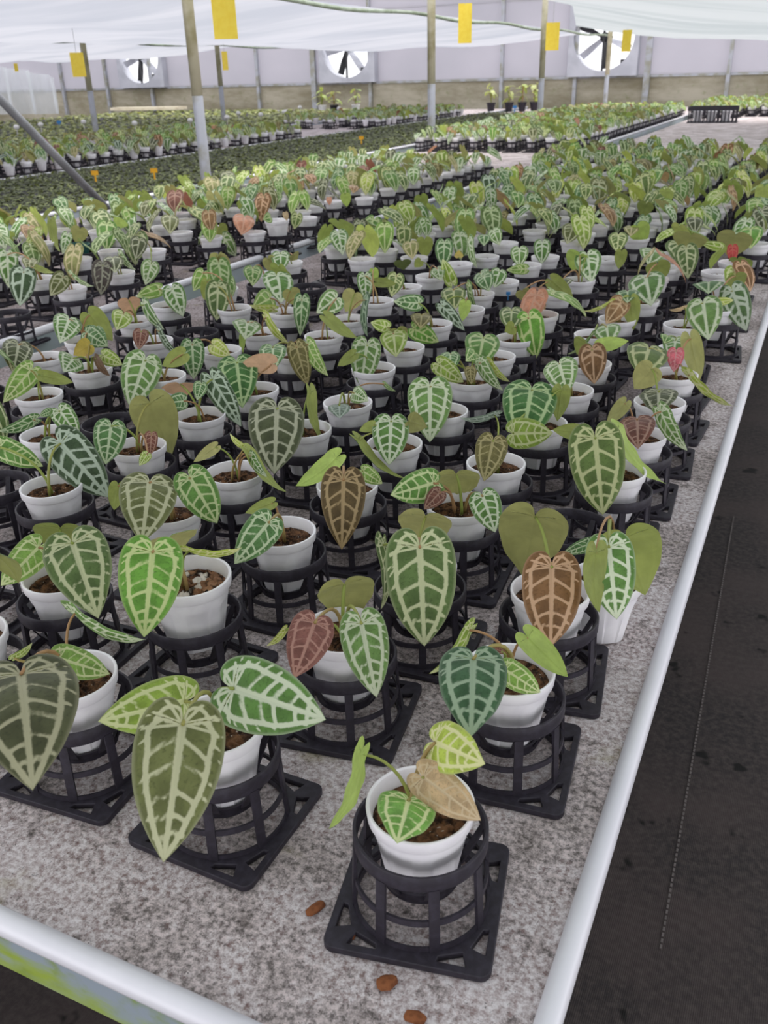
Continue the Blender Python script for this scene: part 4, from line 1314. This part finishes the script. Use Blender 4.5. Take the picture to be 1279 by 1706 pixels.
V, F, ve, ri = leaf_arrays(7, 3, 300); TINY = (V, np.array(F), ve, ri)
for k, v in {'sd1': ('4a5a30', '9aa870', '5a6638'), 'sd2': ('66783e', 'b4bf88', '6a763e'), 'sd3': ('323d22', '7a8754', '454f2a'),
             'yg1': ('9aa858', 'dee4b0', 'a4ae62'), 'yg2': ('b8c274', 'ecefc8', 'bcc27c'), 'yg3': ('728448', 'c6d29c', '828e50')}.items():
    LEAFMAT[k] = leaf_mat(k, v[0], v[1], v[2], .3, .9)
carpet('seedlings', 'dense dark green seedlings in black trays on the third bench', -5.66, -3.97, 2.6, 16.5, .052, .034, ['sd1', 'sd2', 'sd3', 'sd1', 'sd3'], .055, 21, MAT['stand'])
carpet('low_plants', 'low yellow-green plants on the fifth bench', -9.40, -7.66, 6.0, 18.5, .10, .06, ['yg1', 'yg2', 'yg3', 'yg3'], .08, 22, MAT['stand'])
carpet('low_plants.001', 'low mixed green plants on the sixth bench, far left', -11.25, -9.5, 8.0, 18.5, .13, .07, ['yg1', 'yg3', 'yg3', 'sd2'], .08, 23, MAT['stand'])
carpet('low_plants.002', 'low dark green plants on the seventh and eighth benches, far left', -14.9, -11.35, 10.0, 18.8, .16, .085, ['yg3', 'sd2', 'sd2', 'yg1'], .08, 24, MAT['stand'])

# ------------------------------------------------------------------ small things
def chip(u, v, L, W, ang, label, mat='chip', h=.006):
    P = onz(u, v, ZB); b = bmesh.new(); bmesh.ops.create_icosphere(b, subdivisions=2, radius=.5)
    rg = np.random.default_rng(int(u + v))
    for q in b.verts:
        k = 1 + rg.uniform(-.16, .16); q.co.x = round(q.co.x * 2.6) / 2.6 * .45 * L * k + q.co.x * L * .5; q.co.y *= W * k; q.co.z = (q.co.z + .5) * h
    me = bpy.data.meshes.new('wood_chip'); b.to_mesh(me); b.free(); me.materials.append(MAT[mat])
    thing('wood_chip' if mat == 'chip' else 'perlite_bead', label, 'wood chip' if mat == 'chip' else 'perlite', (P[0], P[1], ZB + .0005), ang, 'wood chips on the felt' if mat == 'chip' else None, me)
chip(525, 1518, .024, .011, 1.2, 'brown wood chip on felt, left of the front pot stand')
chip(645, 1641, .022, .014, .8, 'brown wood chip on felt, in front of the front pot stand')
chip(692, 1700, .022, .012, .1, 'brown wood chip cut by the bottom picture edge')
chip(583, 1563, .012, .009, .3, 'small brown chip inside left corner of the front pot stand')
chip(648, 1580, .008, .006, .9, 'tiny reddish chip inside the front pot stand')
chip(610, 953, .008, .007, 0, 'white round perlite bead on felt, left of the tall heart leaf', 'perl', .008)
# blue clip and coloured tags
def tag_(name, label, P, h, w, mat, rot=0.0, cat='plant tag', group=None):
    o = thing(name, label, cat, tuple(P), rot, group)
    link('stake', MB().box((-w * .12, -.001, 0), (w * .12, .001, h * .7)).mesh('stake', [MAT[mat]]), o)
    link('head', MB().box((-w / 2, -.0015, h * .6), (w / 2, .0015, h)).mesh('head', [MAT[mat]]), o)
tag_('plant_clip', 'small blue clip hanging on a stand below the netted leaf', onz(846, 500, ZB + .092), .024, .012, 'tagb', .4, 'clip')
for (u, v, lab) in ((160, 303, 'yellow tag in the seedlings just right of the diagonal brace'), (258, 299, 'yellow tag in the seedlings left of the thick post'),
                    (602, 240, 'yellow tag in the seedlings near the middle, behind the second bench')):
    P = onz(u, v, ZB + .05); tag_('plant_tag', lab, P, .075, .05, 'tagy', .5, group='yellow tags in the seedlings')
for (u, v, lab) in ((100, 214, 'blue tag among low plants at the far left'), (857, 188, 'blue tag among far plants, right of the middle')):
    P = onz(u, v, ZB + .03); tag_('plant_tag', lab, P, .12, .07, 'tagb', .5)
marks = [(30, 226), (70, 221), (141, 216), (226, 219), (318, 214), (379, 208), (435, 203), (474, 198), (500, 189), (565, 192), (398, 200), (160, 213)]
MK_ME = MB(); MK_ME.box((-.003, -.003, 0), (.003, .003, .14)); MK_ME.lathe([(.0, .13), (.03, .14), (.042, .165), (.03, .19), (.0, .2)], 12)
MK_ME = MK_ME.mesh('flower_marker', [MAT['perl']], True)
for i, (u, v) in enumerate(marks):
    P = onz(u, v, ZB + .06)
    thing('plant_marker', 'small pale round marker standing above low plants on the far left benches', 'plant marker', (P[0], P[1], ZB + .002), 0, 'pale round markers in the far benches', MK_ME)

# black nursery crate standing on the empty stretch of the near bench
P = onz(1186, 204, ZB)
cr = thing('nursery_crate', 'black slatted nursery crate on the empty part of the near bench', 'crate', (P[0], P[1], ZB + .001), .05)
w, d, h = .32, .16, .20
link('crate_base', MB().box((-w, -d, 0), (w, d, .012)).mesh('crate_base', [MAT['stand']]), cr)
rm = MB(); rm.box((-w, -d, h - .05), (w, -d + .012, h)); rm.box((-w, d - .012, h - .05), (w, d, h)); rm.box((-w, -d + .012, h - .05), (-w + .012, d - .012, h)); rm.box((w - .012, -d + .012, h - .05), (w, d - .012, h))
link('crate_rim', rm.mesh('crate_rim', [MAT['stand']]), cr)
for i in range(14):
    x = -w + .012 + i * (2 * w - .04) / 13
    for y in (-d + .002, d - .012):
        link('slat', MB().box((x, y, .012), (x + .016, y + .01, h - .05)).mesh('slat', [MAT['stand']]), cr)
for i, x in enumerate((-.2, -.02, .17)):
    o = thing('nursery_pot', 'white nursery pot inside the black crate on the near bench', 'pot', (P[0] + x, P[1], ZB + .014), 0, 'white pots inside the black crate', POT_MD)
    o.scale = (1.5, 1.5, 1.5)

# bigger plants in front of the back wall
def back_plant(u, v, y, s, kinds, label, dark=False, seed=1):
    rg = np.random.default_rng(seed); q = ony(u, v, y); z = ZB + .002
    base = np.array([q[0], y, z]); root = thing('potted_plant', label, 'potted plant', tuple(base), 0, 'larger plants by the back wall')
    o = link('pot', POT_DARK if dark else POT_MD, root); o.scale = (s, s, s); o = link('soil', SOIL, root); o.scale = (s, s, s)
    rc = base + UP * POT_H * s
    for i in range(9):
        az = rg.uniform(0, 6.28); oo = np.array([math.cos(az), math.sin(az), 0]); L = rg.uniform(.09, .13) * s * .55
        J = rc + oo * rg.uniform(.01, .05) * s + UP * rg.uniform(.02, .17) * s; dp = math.radians(rg.uniform(0, 70))
        T = J + oo * L * math.cos(dp) - UP * L * math.sin(dp)
        add_leaf(root, base, J, T, L * .75, oo * math.sin(dp) + UP * math.cos(dp), kinds[i % len(kinds)], 1)
        add_petiole(root, base, rc - UP * .01, J, T, .003 * s)
POT_DARK = pot_mesh(24, 'stand')
for i, (u, k, d, lab) in enumerate(((536, ['lm', 'yg2', 'lg'], False, 'yellow-green plant in a white pot, left one below the middle fan'),
                                    (556, ['yg1', 'lg'], True, 'yellow-green plant in a dark pot between the white pots below the middle fan'),
                                    (592, ['lg', 'g2', 'yg1'], False, 'taller green plant in a white pot, right one below the middle fan'),
                                    (818, ['yg2', 'lg'], True, 'pale plant by the wall, leftmost in the group left of a post'),
                                    (848, ['yg2', 'lg', 'yg1'], True, 'pale yellow plant in a dark pot, second of the group by the wall'),
                                    (870, ['lg', 'yg1', 'g2'], True, 'yellow-green plant in a dark pot, third of the group by the wall'),
                                    (890, ['yg2', 'lg', 'yg1'], True, 'yellow-green plant in a dark pot nearest the post by the wall'))):
    back_plant(u, 165, 17.6 + .05 * i, 1.9, k, lab, d, 60 + i)
# clear plastic hung at the far left, cream tray on a far bench
a = ony(-40, 150, 16.4); b = ony(96, 150, 16.4); V = []; F = []
for j in range(9):
    for i in range(41):
        t = i / 40; V.append(((b[0] - a[0]) * t, .12 * math.sin(t * 23) + .05 * math.sin(t * 57 + j * .3), .5 + j * .125 * (1 - .3 * t ** 2)))
for j in range(8):
    for i in range(40): k = j * 41 + i; F.append((k, k + 1, k + 42, k + 41))
thing('plastic_curtain', 'cloudy plastic curtain hanging at the far left by the wall', 'plastic sheet', (a[0], 16.4, .35), 0, None, mesh_from('plastic_curtain', V, F, [MAT['haze']]))
P = onz(195, 186, ZB + .05); Q = onz(287, 184, ZB + .05)
thing('cream_tray', 'long cream tray on a far bench below the left fan', 'tray', (P[0] + .45, 18.0, ZB + .10), 0, None, MB().box((0, 0, 0), (1.9, .4, .06)).mesh('cream_tray', [simple('cream', 'e6dcc4', 'd8ccb2', 6)]))
# stitched seam of the floor mat and a few white specks lying on it
sa = onz(1100, 1580, .0015); sb = onz(1222, 860, .0015)
seam = MB(); dv = (sb - sa); n_ = 140
for i in range(n_):
    p = sa + dv * (i / n_); q = sa + dv * ((i + .6) / n_)
    seam.box((p[0] - .002, p[1], .0005), (p[0] + .002, q[1], .0025))
structure('trim_30', seam.mesh('floor_seam', [simple('seam_thread', '6a6361', '5c5654', 30)]))
